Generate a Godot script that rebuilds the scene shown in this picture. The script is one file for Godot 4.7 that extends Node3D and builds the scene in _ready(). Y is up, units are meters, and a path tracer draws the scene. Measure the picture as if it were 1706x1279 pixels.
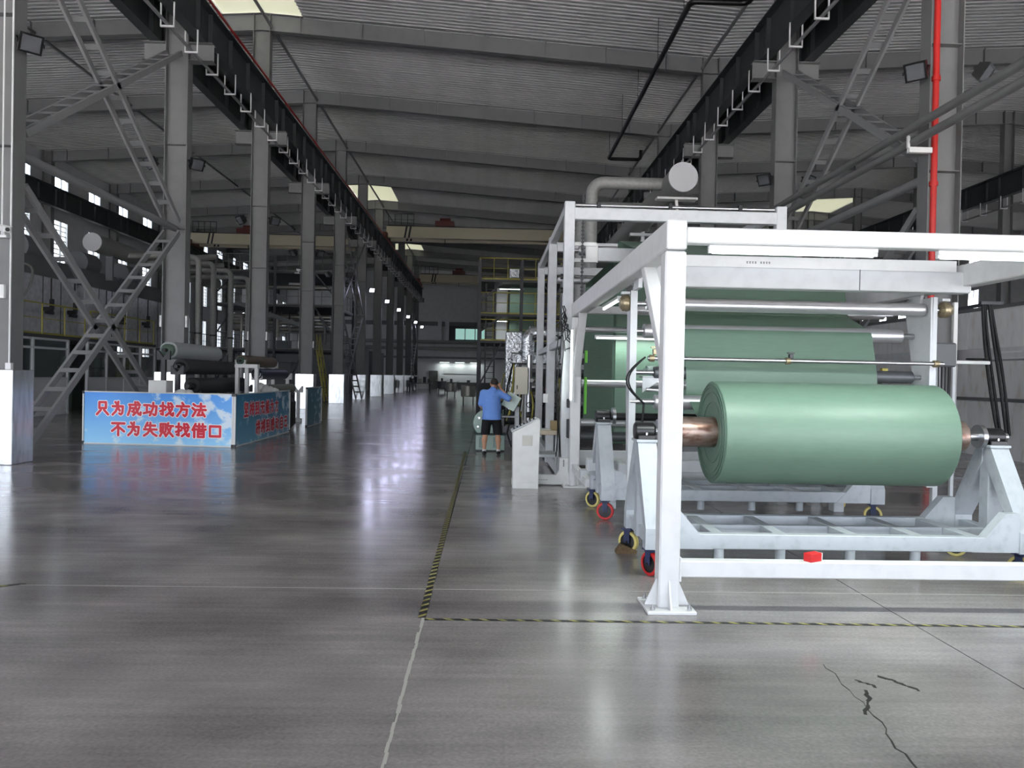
extends Node3D

# ---------------------------------------------------------------- shapes
class Shape:
	var v := PackedVector3Array()
	var n := PackedVector3Array()
	var uv := PackedVector2Array()

	func tri(a: Vector3, b: Vector3, c: Vector3) -> void:
		var k := (b - a).cross(c - a).normalized()
		v.append_array([a, c, b])
		n.append_array([k, k, k])
		uv.append_array([Vector2.ZERO, Vector2.ZERO, Vector2.ZERO])

	func quad(a: Vector3, b: Vector3, c: Vector3, d: Vector3) -> Shape:
		var k := (b - a).cross(c - a)
		if k.length_squared() < 1e-14:
			k = (c - a).cross(d - a)
		k = k.normalized()
		v.append_array([a, c, b, a, d, c])
		n.append_array([k, k, k, k, k, k])
		var p := Vector2(0, 1); var q := Vector2(1, 1); var r := Vector2(1, 0); var s := Vector2(0, 0)
		uv.append_array([p, r, q, p, s, r])
		return self

	func sq(a: Vector3, b: Vector3, c: Vector3, d: Vector3, na: Vector3, nb: Vector3, nc: Vector3, nd: Vector3) -> void:
		v.append_array([a, c, b, a, d, c])
		n.append_array([na, nc, nb, na, nd, nc])
		var z := Vector2.ZERO
		uv.append_array([z, z, z, z, z, z])

	func box(c: Vector3, s: Vector3, b := Basis()) -> Shape:
		var h := s * 0.5
		var p := []
		for i in 8:
			p.append(c + b * Vector3(h.x if i & 1 else -h.x, h.y if i & 2 else -h.y, h.z if i & 4 else -h.z))
		quad(p[4], p[5], p[7], p[6]); quad(p[1], p[0], p[2], p[3])
		quad(p[5], p[1], p[3], p[7]); quad(p[0], p[4], p[6], p[2])
		quad(p[6], p[7], p[3], p[2]); quad(p[0], p[1], p[5], p[4])
		return self

	func rbox(c: Vector3, s: Vector3, e := 0.006, b := Basis()) -> Shape:
		var h := s * 0.5
		var g := h - Vector3.ONE * e
		var at := func(i: int, ax: int) -> Vector3:
			var q := Vector3(g.x if i & 1 else -g.x, g.y if i & 2 else -g.y, g.z if i & 4 else -g.z)
			q[ax] = h[ax] if i & (1 << ax) else -h[ax]
			return c + b * q
		for f in [[2, 4, 5, 7, 6], [2, 1, 0, 2, 3], [0, 5, 1, 3, 7], [0, 0, 4, 6, 2], [1, 6, 7, 3, 2], [1, 0, 1, 5, 4]]:
			quad(at.call(f[1], f[0]), at.call(f[2], f[0]), at.call(f[3], f[0]), at.call(f[4], f[0]))
		for ax in 3:
			var u := (ax + 1) % 3
			var w := (ax + 2) % 3
			for k in 4:
				var i := (1 << u if k & 1 else 0) | (1 << w if k & 2 else 0)
				var j := i | (1 << ax)
				var a: Vector3 = at.call(i, u); var bb: Vector3 = at.call(j, u); var cc: Vector3 = at.call(j, w); var d: Vector3 = at.call(i, w)
				if (bb - a).cross(cc - a).dot((a + cc) * 0.5 - c) < 0.0:
					quad(d, cc, bb, a)
				else:
					quad(a, bb, cc, d)
		for i in 8:
			var a: Vector3 = at.call(i, 0); var bb: Vector3 = at.call(i, 1); var cc: Vector3 = at.call(i, 2)
			if (bb - a).cross(cc - a).dot(a - c) < 0.0:
				tri(a, cc, bb)
			else:
				tri(a, bb, cc)
		return self

	func frame(p: Vector3, q: Vector3, up: Vector3) -> Basis:
		var z := (q - p).normalized()
		if absf(z.dot(up.normalized())) > 0.99:
			up = Vector3.RIGHT if absf(z.x) < 0.9 else Vector3.BACK
		var x := up.cross(z).normalized()
		return Basis(x, z.cross(x), z)

	func bar(p: Vector3, q: Vector3, w: float, h: float, e := 0.0, up := Vector3.UP) -> Shape:
		var b := frame(p, q, up)
		var s := Vector3(w, h, p.distance_to(q))
		if e > 0.0:
			return rbox((p + q) * 0.5, s, e, b)
		return box((p + q) * 0.5, s, b)

	# a welded I section from p to q: depth along "up", flanges across it
	func ibeam(p: Vector3, q: Vector3, depth: float, width: float, up := Vector3.UP, tw := 0.012, tf := 0.018) -> Shape:
		var b := frame(p, q, up)
		var m := (p + q) * 0.5
		var l := p.distance_to(q)
		box(m, Vector3(tw, depth - 2 * tf, l), b)
		for s in [-1, 1]:
			box(m + b.y * (s * (depth - tf) * 0.5), Vector3(width, tf, l), b)
		return self

	func tube(p: Vector3, q: Vector3, r: float, seg := 12, r2 := -1.0, caps := true) -> Shape:
		if r2 < 0.0:
			r2 = r
		var b := frame(p, q, Vector3.UP)
		for i in seg:
			var a0 := TAU * i / seg
			var a1 := TAU * (i + 1) / seg
			var d0 := b.x * cos(a0) + b.y * sin(a0)
			var d1 := b.x * cos(a1) + b.y * sin(a1)
			sq(p + d0 * r, p + d1 * r, q + d1 * r2, q + d0 * r2, d0, d1, d1, d0)
			if caps:
				tri(p, p + d1 * r, p + d0 * r)
				tri(q, q + d0 * r2, q + d1 * r2)
		return self

	func path(pts: Array, r: float, seg := 8, caps := true) -> Shape:
		var fr := []
		var b := frame(pts[0], pts[1], Vector3.UP)
		for i in pts.size():
			var t: Vector3
			if i == 0:
				t = (pts[1] - pts[0]).normalized()
			elif i == pts.size() - 1:
				t = (pts[i] - pts[i - 1]).normalized()
			else:
				t = ((pts[i] - pts[i - 1]).normalized() + (pts[i + 1] - pts[i]).normalized()).normalized()
			var x := (b.x - t * b.x.dot(t)).normalized()
			b = Basis(x, t.cross(x), t)
			fr.append(b)
		for i in pts.size() - 1:
			var f0: Basis = fr[i]
			var f1: Basis = fr[i + 1]
			var p: Vector3 = pts[i]
			var q: Vector3 = pts[i + 1]
			for k in seg:
				var a0 := TAU * k / seg
				var a1 := TAU * (k + 1) / seg
				var u0 := f0.x * cos(a0) + f0.y * sin(a0); var u1 := f0.x * cos(a1) + f0.y * sin(a1)
				var w0 := f1.x * cos(a0) + f1.y * sin(a0); var w1 := f1.x * cos(a1) + f1.y * sin(a1)
				sq(p + u0 * r, p + u1 * r, q + w1 * r, q + w0 * r, u0, u1, w1, w0)
				if caps and i == 0:
					tri(p, p + u1 * r, p + u0 * r)
				if caps and i == pts.size() - 2:
					tri(q, q + w0 * r, q + w1 * r)
		return self

	# profile of (radius, along) pairs turned about the axis from p towards dir
	func lathe(p: Vector3, dir: Vector3, prof: Array, seg := 24) -> Shape:
		var b := frame(p, p + dir, Vector3.UP)
		for j in prof.size() - 1:
			var r0: float = prof[j][0]; var y0: float = prof[j][1]
			var r1: float = prof[j + 1][0]; var y1: float = prof[j + 1][1]
			var sl := Vector2(y1 - y0, -(r1 - r0)).normalized()
			for i in seg:
				var a0 := TAU * i / seg
				var a1 := TAU * (i + 1) / seg
				var d0 := b.x * cos(a0) + b.y * sin(a0)
				var d1 := b.x * cos(a1) + b.y * sin(a1)
				var n0 := d0 * sl.x + b.z * sl.y
				var n1 := d1 * sl.x + b.z * sl.y
				sq(p + b.z * y0 + d0 * r0, p + b.z * y0 + d1 * r0, p + b.z * y1 + d1 * r1, p + b.z * y1 + d0 * r1, n0, n1, n1, n0)
		return self

	# flat outline (x, y in the plane of axes ax, ay about o), given thickness along their normal
	func prism(o: Vector3, ax: Vector3, ay: Vector3, poly: Array, thick: float) -> Shape:
		var nz := ax.cross(ay).normalized() * thick * 0.5
		var pk := PackedVector2Array()
		for q in poly:
			pk.append(Vector2(q[0], q[1]))
		if Geometry2D.is_polygon_clockwise(pk):
			pk.reverse()
		var t := Geometry2D.triangulate_polygon(pk)
		var w := []
		for q in pk:
			w.append(o + ax * q.x + ay * q.y)
		for i in range(0, t.size(), 3):
			var a: Vector3 = w[t[i]]; var b: Vector3 = w[t[i + 1]]; var c: Vector3 = w[t[i + 2]]
			if (b - a).cross(c - a).dot(nz) < 0.0:
				var s := b
				b = c
				c = s
			tri(a + nz, b + nz, c + nz)
			tri(a - nz, c - nz, b - nz)
		for i in w.size():
			var a: Vector3 = w[i]; var b: Vector3 = w[(i + 1) % w.size()]
			quad(a - nz, b - nz, b + nz, a + nz)
		return self

	func ring(c: Vector3, axis: Vector3, big: float, small: float, seg := 20, sub := 8) -> Shape:
		var b := frame(c, c + axis, Vector3.UP)
		for i in seg:
			for j in sub:
				var p := []
				var nn := []
				for e in [[i, j], [i + 1, j], [i + 1, j + 1], [i, j + 1]]:
					var a: float = TAU * e[0] / seg
					var t: float = TAU * e[1] / sub
					var d := b.x * cos(a) + b.y * sin(a)
					nn.append(d * cos(t) + b.z * sin(t))
					p.append(c + d * big + nn[-1] * small)
				sq(p[0], p[1], p[2], p[3], nn[0], nn[1], nn[2], nn[3])
		return self

	func ball(c: Vector3, r: Vector3, seg := 12) -> Shape:
		var half := seg / 2
		for i in seg:
			for j in half:
				var p := []
				var nn := []
				for e in [[i, j], [i + 1, j], [i + 1, j + 1], [i, j + 1]]:
					var a: float = -TAU * e[0] / seg
					var t: float = PI * e[1] / half
					var d := Vector3(sin(t) * cos(a), cos(t), sin(t) * sin(a))
					p.append(c + d * r)
					nn.append((d / r).normalized())
				sq(p[0], p[3], p[2], p[1], nn[0], nn[3], nn[2], nn[1])
		return self

	func shift(o: Vector3) -> void:
		for i in v.size():
			v[i] += o

	func mesh(m: Material) -> ArrayMesh:
		var a := []
		a.resize(Mesh.ARRAY_MAX)
		a[Mesh.ARRAY_VERTEX] = v
		a[Mesh.ARRAY_NORMAL] = n
		a[Mesh.ARRAY_TEX_UV] = uv
		var o := ArrayMesh.new()
		o.add_surface_from_arrays(Mesh.PRIMITIVE_TRIANGLES, a)
		o.surface_set_material(0, m)
		return o


# ---------------------------------------------------------------- naming and placing
var taken := {}
var M := {}

func numbered(called: String) -> String:
	if not taken.has(called):
		taken[called] = 0
		return called
	taken[called] += 1
	return "%s_%03d" % [called, taken[called]]

func tag(o: Node3D, label: String, category: String, group := "", kind := "") -> Node3D:
	if label: o.set_meta("label", label)
	if category: o.set_meta("category", category)
	if group: o.set_meta("group", group)
	if kind: o.set_meta("kind", kind)
	return o

func thing(called: String, label: String, category: String, at := Vector3.ZERO, group := "") -> Node3D:
	var o := Node3D.new()
	o.name = numbered(called)
	add_child(o)
	o.position = at
	return tag(o, label, category, group)

func origin_of(o: Node) -> Vector3:
	var p := Vector3.ZERO
	while o != self:
		p += o.position
		o = o.get_parent()
	return p

# a part: the shape is given in the hall's coordinates and moved to its thing's base
func part(called: String, s: Shape, m: Material, parent: Node3D, label := "") -> MeshInstance3D:
	s.shift(-origin_of(parent))
	var o := MeshInstance3D.new()
	o.mesh = s.mesh(m)
	o.name = called
	parent.add_child(o, true)
	if label: o.set_meta("label", label)
	return o

# a part that shares a mesh with others, placed in its parent's axes
func piece(called: String, mesh: Mesh, parent: Node3D, at: Vector3, b := Basis()) -> MeshInstance3D:
	var o := MeshInstance3D.new()
	o.mesh = mesh
	o.name = called
	parent.add_child(o, true)
	o.transform = Transform3D(b, at)
	return o

func solo(called: String, label: String, category: String, at: Vector3, s: Shape, m: Material, group := "") -> MeshInstance3D:
	s.shift(-at)
	var o := MeshInstance3D.new()
	o.mesh = s.mesh(m)
	o.name = numbered(called)
	add_child(o)
	o.position = at
	tag(o, label, category, group)
	return o

func struct(called: String, s: Shape, m: Material, parent: Node3D = self) -> MeshInstance3D:
	var o := MeshInstance3D.new()
	if parent != self:
		s.shift(-origin_of(parent))
	o.mesh = s.mesh(m)
	o.name = numbered(called) if parent == self else called
	parent.add_child(o, true)
	if parent == self:
		o.set_meta("kind", "structure")
	return o

func setting(called: String) -> Node3D:
	var o := Node3D.new()
	o.name = numbered(called)
	add_child(o)
	o.set_meta("kind", "structure")
	return o

func copy(o: Node3D, at: Vector3, label := "", group := "") -> Node3D:
	var base: String = String(o.name)
	var cut := base.rfind("_")
	if cut > 0 and base.substr(cut + 1).is_valid_int():
		base = base.substr(0, cut)
	var c: Node3D = o.duplicate()
	c.name = numbered(base)
	add_child(c)
	c.position = at
	if label: c.set_meta("label", label)
	if group: c.set_meta("group", group)
	return c

# x to the right, y up, d metres ahead of the camera along the hall
func P(x: float, y: float, d: float) -> Vector3:
	return Vector3(x, y, -d)

func S() -> Shape:
	return Shape.new()

# ---------------------------------------------------------------- materials
func mat(called: String, c: Color, rough := 0.5, metal := 0.0, spec := 0.5) -> StandardMaterial3D:
	var m := StandardMaterial3D.new()
	m.resource_name = called
	m.albedo_color = c
	m.roughness = rough
	m.metallic = metal
	m.metallic_specular = spec
	M[called] = m
	return m

func noise_tex(freq: float, seed_: int, ramp: Array, octaves := 4, size := 512, sx := 1.0) -> NoiseTexture2D:
	var f := FastNoiseLite.new()
	f.seed = seed_
	f.frequency = freq
	f.fractal_octaves = octaves
	var t := NoiseTexture2D.new()
	t.width = size
	t.height = int(size * sx)
	t.seamless = true
	t.noise = f
	if ramp:
		var g := Gradient.new()
		g.offsets = PackedFloat32Array(ramp.map(func(r): return r[0]))
		g.colors = PackedColorArray(ramp.map(func(r): return r[1]))
		t.color_ramp = g
	return t

func grey(x: float) -> Color:
	return Color(x, x, x)

# paint, rust or dirt that varies over the surface in its own grain
func grained(m: StandardMaterial3D, tex: Texture2D, scale: Vector3) -> StandardMaterial3D:
	m.albedo_texture = tex
	m.uv1_triplanar = true
	m.uv1_world_triplanar = true
	m.uv1_scale = scale
	return m

const ROW_L := -8.7
const ROW_R := 8.2
const ROW_RR := 25.0
const WALL_L := -25.5
const WALL_R := 41.8
const D0 := 13.7
const BAY := 7.5
const NCOL := 11
const FAR := 95.5
const NEAR := -9.0

func bay(k: int) -> float:
	return D0 + BAY * k

# underside of the roof sheets across the hall
func roof_y(x: float) -> float:
	if x < ROW_L:
		return lerpf(15.1, 14.0, (ROW_L - x) / (ROW_L - WALL_L))
	if x < ROW_R:
		return lerpf(15.1, 14.0, (x - ROW_L) / (ROW_R - ROW_L))
	if x < ROW_RR:
		return lerpf(14.0, 15.1, (x - ROW_R) / (ROW_RR - ROW_R))
	return lerpf(15.1, 14.0, (x - ROW_RR) / (WALL_R - ROW_RR))

func materials() -> void:
	var soft := noise_tex(0.012, 3, [[0.0, grey(0.94)], [0.5, grey(0.985)], [1.0, grey(1.0)]])
	var spots := noise_tex(0.03, 8, [[0.0, grey(0.90)], [0.42, grey(0.98)], [1.0, grey(1.0)]])
	grained(mat("white_paint", Color(0.86, 0.86, 0.85), 0.42), soft, Vector3.ONE * 0.6)
	grained(mat("portal_paint", Color(0.83, 0.83, 0.83), 0.43), soft, Vector3.ONE * 0.6)
	grained(mat("frame_grey", Color(0.77, 0.78, 0.79), 0.45), soft, Vector3.ONE * 0.7)
	grained(mat("trestle_grey", Color(0.70, 0.72, 0.74), 0.45), spots, Vector3.ONE * 0.5)
	grained(mat("column_grey", Color(0.44, 0.44, 0.44), 0.5), soft, Vector3.ONE * 0.3)
	grained(mat("beam_grey", Color(0.45, 0.45, 0.455), 0.55), soft, Vector3.ONE * 0.25)
	grained(mat("girder_dark", Color(0.20, 0.215, 0.22), 0.5), spots, Vector3.ONE * 0.3)
	mat("brace_grey", Color(0.50, 0.50, 0.505), 0.5)
	mat("black", Color(0.05, 0.05, 0.055), 0.4)
	mat("rubber", Color(0.06, 0.06, 0.065), 0.7)
	mat("dark_steel", Color(0.20, 0.20, 0.205), 0.4, 0.6)
	mat("steel", Color(0.72, 0.72, 0.73), 0.28, 1.0)
	mat("roller", Color(0.76, 0.76, 0.77), 0.33, 0.75)
	mat("white_metal", Color(0.84, 0.84, 0.84), 0.4)
	mat("red", Color(0.72, 0.13, 0.11), 0.4)
	mat("yellow", Color(0.66, 0.62, 0.26), 0.5)
	grained(mat("galvanised", Color(0.82, 0.83, 0.84), 0.27, 0.8), noise_tex(0.008, 21, [[0.0, grey(0.8)], [0.5, grey(0.95)], [1.0, grey(1.0)]]), Vector3(1.5, 0.3, 1.5))
	var deck := mat("roof_deck", Color(0.74, 0.74, 0.74), 0.4, 0.2)
	grained(deck, noise_tex(0.01, 5, [[0.0, grey(0.86)], [1.0, grey(1.0)]]), Vector3.ONE * 0.12)
	grained(mat("wall_panel", Color(0.80, 0.80, 0.81), 0.5), soft, Vector3.ONE * 0.2)
	mat("wall_joint", Color(0.45, 0.45, 0.46), 0.6)
	var glass := mat("glass", Color(0.85, 0.9, 0.92, 0.12), 0.05)
	glass.transparency = BaseMaterial3D.TRANSPARENCY_ALPHA
	var sheet := mat("skylight_sheet", Color(0.88, 0.88, 0.84), 0.6)
	sheet.backlight_enabled = true
	sheet.backlight = Color(0.50, 0.50, 0.47)

func floor_material() -> StandardMaterial3D:
	# polished concrete: long trowel streaks across the hall, cloudy patches and fine grit
	var w := 1024
	var f := FastNoiseLite.new()
	f.seed = 11
	f.frequency = 0.006
	f.fractal_octaves = 5
	var cloud := f.get_seamless_image(w, w).get_data()
	f.seed = 12
	f.frequency = 0.11
	f.fractal_octaves = 3
	var streak_i := f.get_seamless_image(64, w)
	streak_i.resize(w, w, Image.INTERPOLATE_CUBIC)
	var streak := streak_i.get_data()
	f.seed = 15
	f.frequency = 0.02
	var broad_i := f.get_seamless_image(256, w)
	broad_i.resize(w, w, Image.INTERPOLATE_CUBIC)
	var broad := broad_i.get_data()
	f.seed = 13
	f.frequency = 0.45
	var grit := f.get_seamless_image(w, w).get_data()
	var alb := PackedByteArray()
	var rgh := PackedByteArray()
	alb.resize(w * w * 3)
	rgh.resize(w * w)
	for i in w * w:
		var c := cloud[i] / 255.0
		var s := streak[i] / 255.0
		var b := broad[i] / 255.0
		var g := grit[i] / 255.0
		var t := 0.76 + 0.26 * (c - 0.5) + 0.075 * (s - 0.5) + 0.10 * (b - 0.5) + 0.17 * (g - 0.5)
		t = clampf(t, 0.0, 1.0)
		alb[i * 3] = int(t * 250.0)
		alb[i * 3 + 1] = int(t * 244.0)
		alb[i * 3 + 2] = int(t * 242.0)
		rgh[i] = int(clampf(0.40 + 0.08 * (s - 0.5) + 0.14 * (c - 0.5) + 0.08 * (b - 0.5), 0.0, 1.0) * 255.0)
	var m := mat("floor_concrete", Color(0.72, 0.71, 0.705), 0.5, 0.0, 0.5)
	m.albedo_texture = ImageTexture.create_from_image(Image.create_from_data(w, w, false, Image.FORMAT_RGB8, alb))
	m.roughness_texture = ImageTexture.create_from_image(Image.create_from_data(w, w, false, Image.FORMAT_L8, rgh))
	m.uv1_triplanar = true
	m.uv1_world_triplanar = true
	m.uv1_scale = Vector3(0.085, 0.085, 0.11)
	return m

# ---------------------------------------------------------------- the shell
func build_floor() -> void:
	var m := floor_material()
	var fl := setting("floor")
	struct("bed", S().box(P(8.0, -0.20, 43.0), Vector3(68.5, 0.2, 106.0)), mat("joint_fill", Color(0.10, 0.10, 0.10), 0.9), fl)
	var xs := [-25.7, -17.0, -8.7, -0.43, 3.04, 8.2, 16.6, 25.0, 42.0]
	var ds := [-9.2, -1.5, 6.02, 13.7, 21.2, 28.7, 36.2, 43.7, 58.7, 73.7, 95.6]
	for i in xs.size() - 1:
		for j in ds.size() - 1:
			var g := 0.005
			var a := Vector2(xs[i] + g, ds[j] + g)
			var b := Vector2(xs[i + 1] - g, ds[j + 1] - g)
			struct("slab", S().box(P((a.x + b.x) * 0.5, -0.05, (a.y + b.y) * 0.5), Vector3(b.x - a.x, 0.1, b.y - a.y)), m, fl)
	# pale sealant in the long joint by the camera, and cracks
	var rng := RandomNumberGenerator.new()
	rng.seed = 4
	var seal := S()
	var d := 2.0
	while d < 5.2:
		var w := rng.randf_range(0.010, 0.024)
		seal.box(P(-0.43 + rng.randf_range(-0.004, 0.004), -0.0006, d + 0.05), Vector3(w, 0.004, 0.10))
		d += 0.1
	struct("joint_sealant", seal, mat("sealant", Color(0.66, 0.65, 0.62), 0.8), fl)
	var thin := S()
	thin.box(P(0.2, -0.0008, 6.02), Vector3(16.0, 0.003, 0.008))
	struct("joint_sealant", thin, M.sealant, fl)
	var crack := S()
	for c in [[2.12, 4.12, 1.98, 3.82, 0.02], [2.30, 4.33, 2.42, 4.12, 0.022], [2.13, 4.26, 2.20, 4.16, 0.014], [2.0, 3.8, 1.9, 3.2, 0.008], [2.0, 3.8, 2.06, 4.5, 0.005]]:
		var p := Vector2(c[0], c[1])
		var q := Vector2(c[2], c[3])
		var last := p
		for k in 9:
			var t := (k + 1) / 9.0
			var nx := p.lerp(q, t) + Vector2(rng.randf_range(-0.018, 0.018), rng.randf_range(-0.012, 0.012))
			crack.bar(P(last.x, -0.001, last.y), P(nx.x, -0.001, nx.y), c[4] * rng.randf_range(0.4, 1.3), 0.0045)
			last = nx
	struct("crack", crack, mat("crack_dirt", Color(0.16, 0.15, 0.14), 0.9), fl)

func build_roof() -> void:
	var ce := setting("ceiling")
	var edges := [-9.2, -1.3, 6.2]
	for k in NCOL:
		edges.append(bay(k))
	edges.append(FAR + 0.2)
	var spans := [[WALL_L - 0.2, ROW_L], [ROW_L, ROW_R], [ROW_R, ROW_RR], [ROW_RR, WALL_R + 0.2]]
	for k in edges.size() - 1:
		var lit: bool = k in [1, 4, 8, 11]
		for i in 4:
			var x0: float = spans[i][0]
			var x1: float = spans[i][1]
			if lit and i == 0: x1 = ROW_L - 1.5
			if lit and i == 1: x0 = ROW_L + 1.5
			if lit and i == 2: x1 = ROW_RR - 1.5
			if lit and i == 3: x0 = ROW_RR + 1.5
			var s := S()
			var d: float = edges[k]
			var pitch := 0.25
			while d < edges[k + 1] - 0.001:
				var e: float = minf(d + pitch, edges[k + 1])
				var y0 := roof_y(x0 + 0.0001)
				var y1 := roof_y(x1 - 0.0001)
				var t := [[0.0, 0.0], [0.70, 0.0], [0.705, -0.05], [0.96, -0.05], [1.0, 0.0]]
				for q in 4:
					var da: float = lerpf(d, e, t[q][0]); var db: float = lerpf(d, e, t[q + 1][0])
					var ha: float = t[q][1]; var hb: float = t[q + 1][1]
					s.quad(P(x0, y0 + ha, da), P(x0, y0 + hb, db), P(x1, y1 + hb, db), P(x1, y1 + ha, da))
				d = e
			# weather skin above the ribs
			s.bar(P(x0, roof_y(x0 + 0.0001) + 0.13, (edges[k] + edges[k + 1]) * 0.5), P(x1, roof_y(x1 - 0.0001) + 0.13, (edges[k] + edges[k + 1]) * 0.5), edges[k + 1] - edges[k], 0.05)
			struct("roof_sheet", s, M.roof_deck, ce)
		if lit:
			for r in [ROW_L, ROW_RR]:
				for e in [-1, 1]:
					var s := S()
					var yr: float = roof_y(r - 0.0001)
					var ye: float = roof_y(r + e * 1.5)
					s.bar(P(r, yr + 0.06, (edges[k] + edges[k + 1]) * 0.5), P(r + e * 1.5, ye + 0.06, (edges[k] + edges[k + 1]) * 0.5), edges[k + 1] - edges[k], 0.01)
					struct("skylight_panel", s, M.skylight_sheet, ce)

# a wall in the plane of one axis with rectangular holes; u runs along the wall
func holed(s: Shape, along: Callable, u0: float, u1: float, y0: float, y1: float, holes: Array) -> void:
	var us := [u0, u1]
	var ys := [y0, y1]
	for h in holes:
		us.append_array([h[0], h[1]])
		ys.append_array([h[2], h[3]])
	us.sort()
	ys.sort()
	for j in ys.size() - 1:
		if ys[j + 1] - ys[j] < 0.001:
			continue
		var run = null
		for i in us.size() - 1:
			if us[i + 1] - us[i] < 0.001:
				continue
			var cu: float = (us[i] + us[i + 1]) * 0.5
			var cy: float = (ys[j] + ys[j + 1]) * 0.5
			var open := false
			for h in holes:
				if cu > h[0] and cu < h[1] and cy > h[2] and cy < h[3]:
					open = true
			if open:
				if run != null:
					along.call(s, run, us[i], ys[j], ys[j + 1])
				run = null
			elif run == null:
				run = us[i]
		if run != null:
			along.call(s, run, u1, ys[j], ys[j + 1])

func side_window(x: float, d0: float, d1: float, y0: float, y1: float, inward: float, n: int, louver := false) -> void:
	var w := setting("window_%d" % n)
	w.position = P(x, y0, (d0 + d1) * 0.5)
	var s := S()
	var t := 0.06
	for y in [y0 + t * 0.5, y1 - t * 0.5]:
		s.box(P(x + inward * 0.08, y, (d0 + d1) * 0.5), Vector3(0.1, t, d1 - d0))
	for d in [d0 + t * 0.5, d1 - t * 0.5, (d0 + d1) * 0.5]:
		s.box(P(x + inward * 0.08, (y0 + y1) * 0.5, d), Vector3(0.1, y1 - y0, t))
	struct("window_frame", s, M.white_metal, w)
	for e in [[d0, (d0 + d1) * 0.5], [(d0 + d1) * 0.5, d1]]:
		struct("pane", S().box(P(x + inward * 0.06, (y0 + y1) * 0.5, (e[0] + e[1]) * 0.5), Vector3(0.006, y1 - y0 - t, e[1] - e[0] - t)), M.glass, w)
	if louver:
		var y := y0 + 0.2
		while y < y1 - 0.1:
			struct("slat", S().box(P(x - inward * 0.04, y, (d0 + d1) * 0.5), Vector3(0.10, 0.05, d1 - d0)), M.louver, w)
			y += 0.28

func build_walls() -> void:
	mat("louver", Color(0.55, 0.54, 0.45), 0.6)
	var side := func(x: float):
		return func(s: Shape, a: float, b: float, y0: float, y1: float):
			s.box(P(x, (y0 + y1) * 0.5, (a + b) * 0.5), Vector3(0.16, y1 - y0, b - a))
	var cross := func(d: float):
		return func(s: Shape, a: float, b: float, y0: float, y1: float):
			s.box(P((a + b) * 0.5, (y0 + y1) * 0.5, d), Vector3(b - a, y1 - y0, 0.16))
	# left wall: a row of small windows under the eave, louvred ones below the crane girder, tall ones above the floor
	var holes := []
	var n := 1
	for k in range(-2, 12):
		for e in [0.25, 0.75]:
			var c: float = bay(k) + BAY * e
			if c > FAR - 1.0: continue
			holes.append([c - 0.75, c + 0.75, 12.2, 13.0, false])
			holes.append([c - 0.75, c + 0.75, 7.4, 10.4, true])
			holes.append([c - 0.6, c + 0.6, 2.6, 6.2, false])
	var s := S()
	holed(s, side.call(WALL_L - 0.08), NEAR, FAR, 0.0, 14.3, holes)
	struct("wall_left", s, M.wall_panel)
	for h in holes:
		if h[0] > 14.0:
			side_window(WALL_L - 0.08, h[0], h[1], h[2], h[3], 1.0, n, h[4])
			n += 1
	# right outer wall
	holes = []
	for k in range(-2, 11):
		for e in [0.25, 0.75]:
			var c: float = bay(k) + BAY * e
			if c > FAR - 1.0: continue
			holes.append([c - 0.75, c + 0.75, 12.2, 13.0])
			holes.append([c - 0.75, c + 0.75, 6.4, 10.0])
	s = S()
	holed(s, side.call(WALL_R + 0.08), NEAR, FAR, 0.0, 14.3, holes)
	struct("wall_right", s, M.wall_panel)
	for h in holes:
		if h[0] > 36.0:
			side_window(WALL_R + 0.08, h[0], h[1], h[2], h[3], -1.0, n)
			n += 1
	# far end wall
	s = S()
	holed(s, cross.call(FAR + 0.08), WALL_L - 0.2, WALL_R + 0.2, 0.0, 15.3, [])
	struct("wall_far", s, M.wall_panel)
	# entrance end behind the camera: two wide doorways standing open
	s = S()
	holed(s, cross.call(NEAR - 0.08), WALL_L - 0.2, WALL_R + 0.2, 0.0, 15.3, [[-6.2, 6.2, -0.1, 5.6], [7.6, 24.2, -0.1, 6.4], [-24.8, -9.6, -0.1, 7.0]])
	struct("wall_near", s, M.wall_panel)
	# yard outside
	struct("ground_outside", S().box(P(8.0, -0.16, -38.5), Vector3(160.0, 0.2, 58.0)), mat("yard_concrete", Color(0.62, 0.62, 0.62), 0.8))

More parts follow.
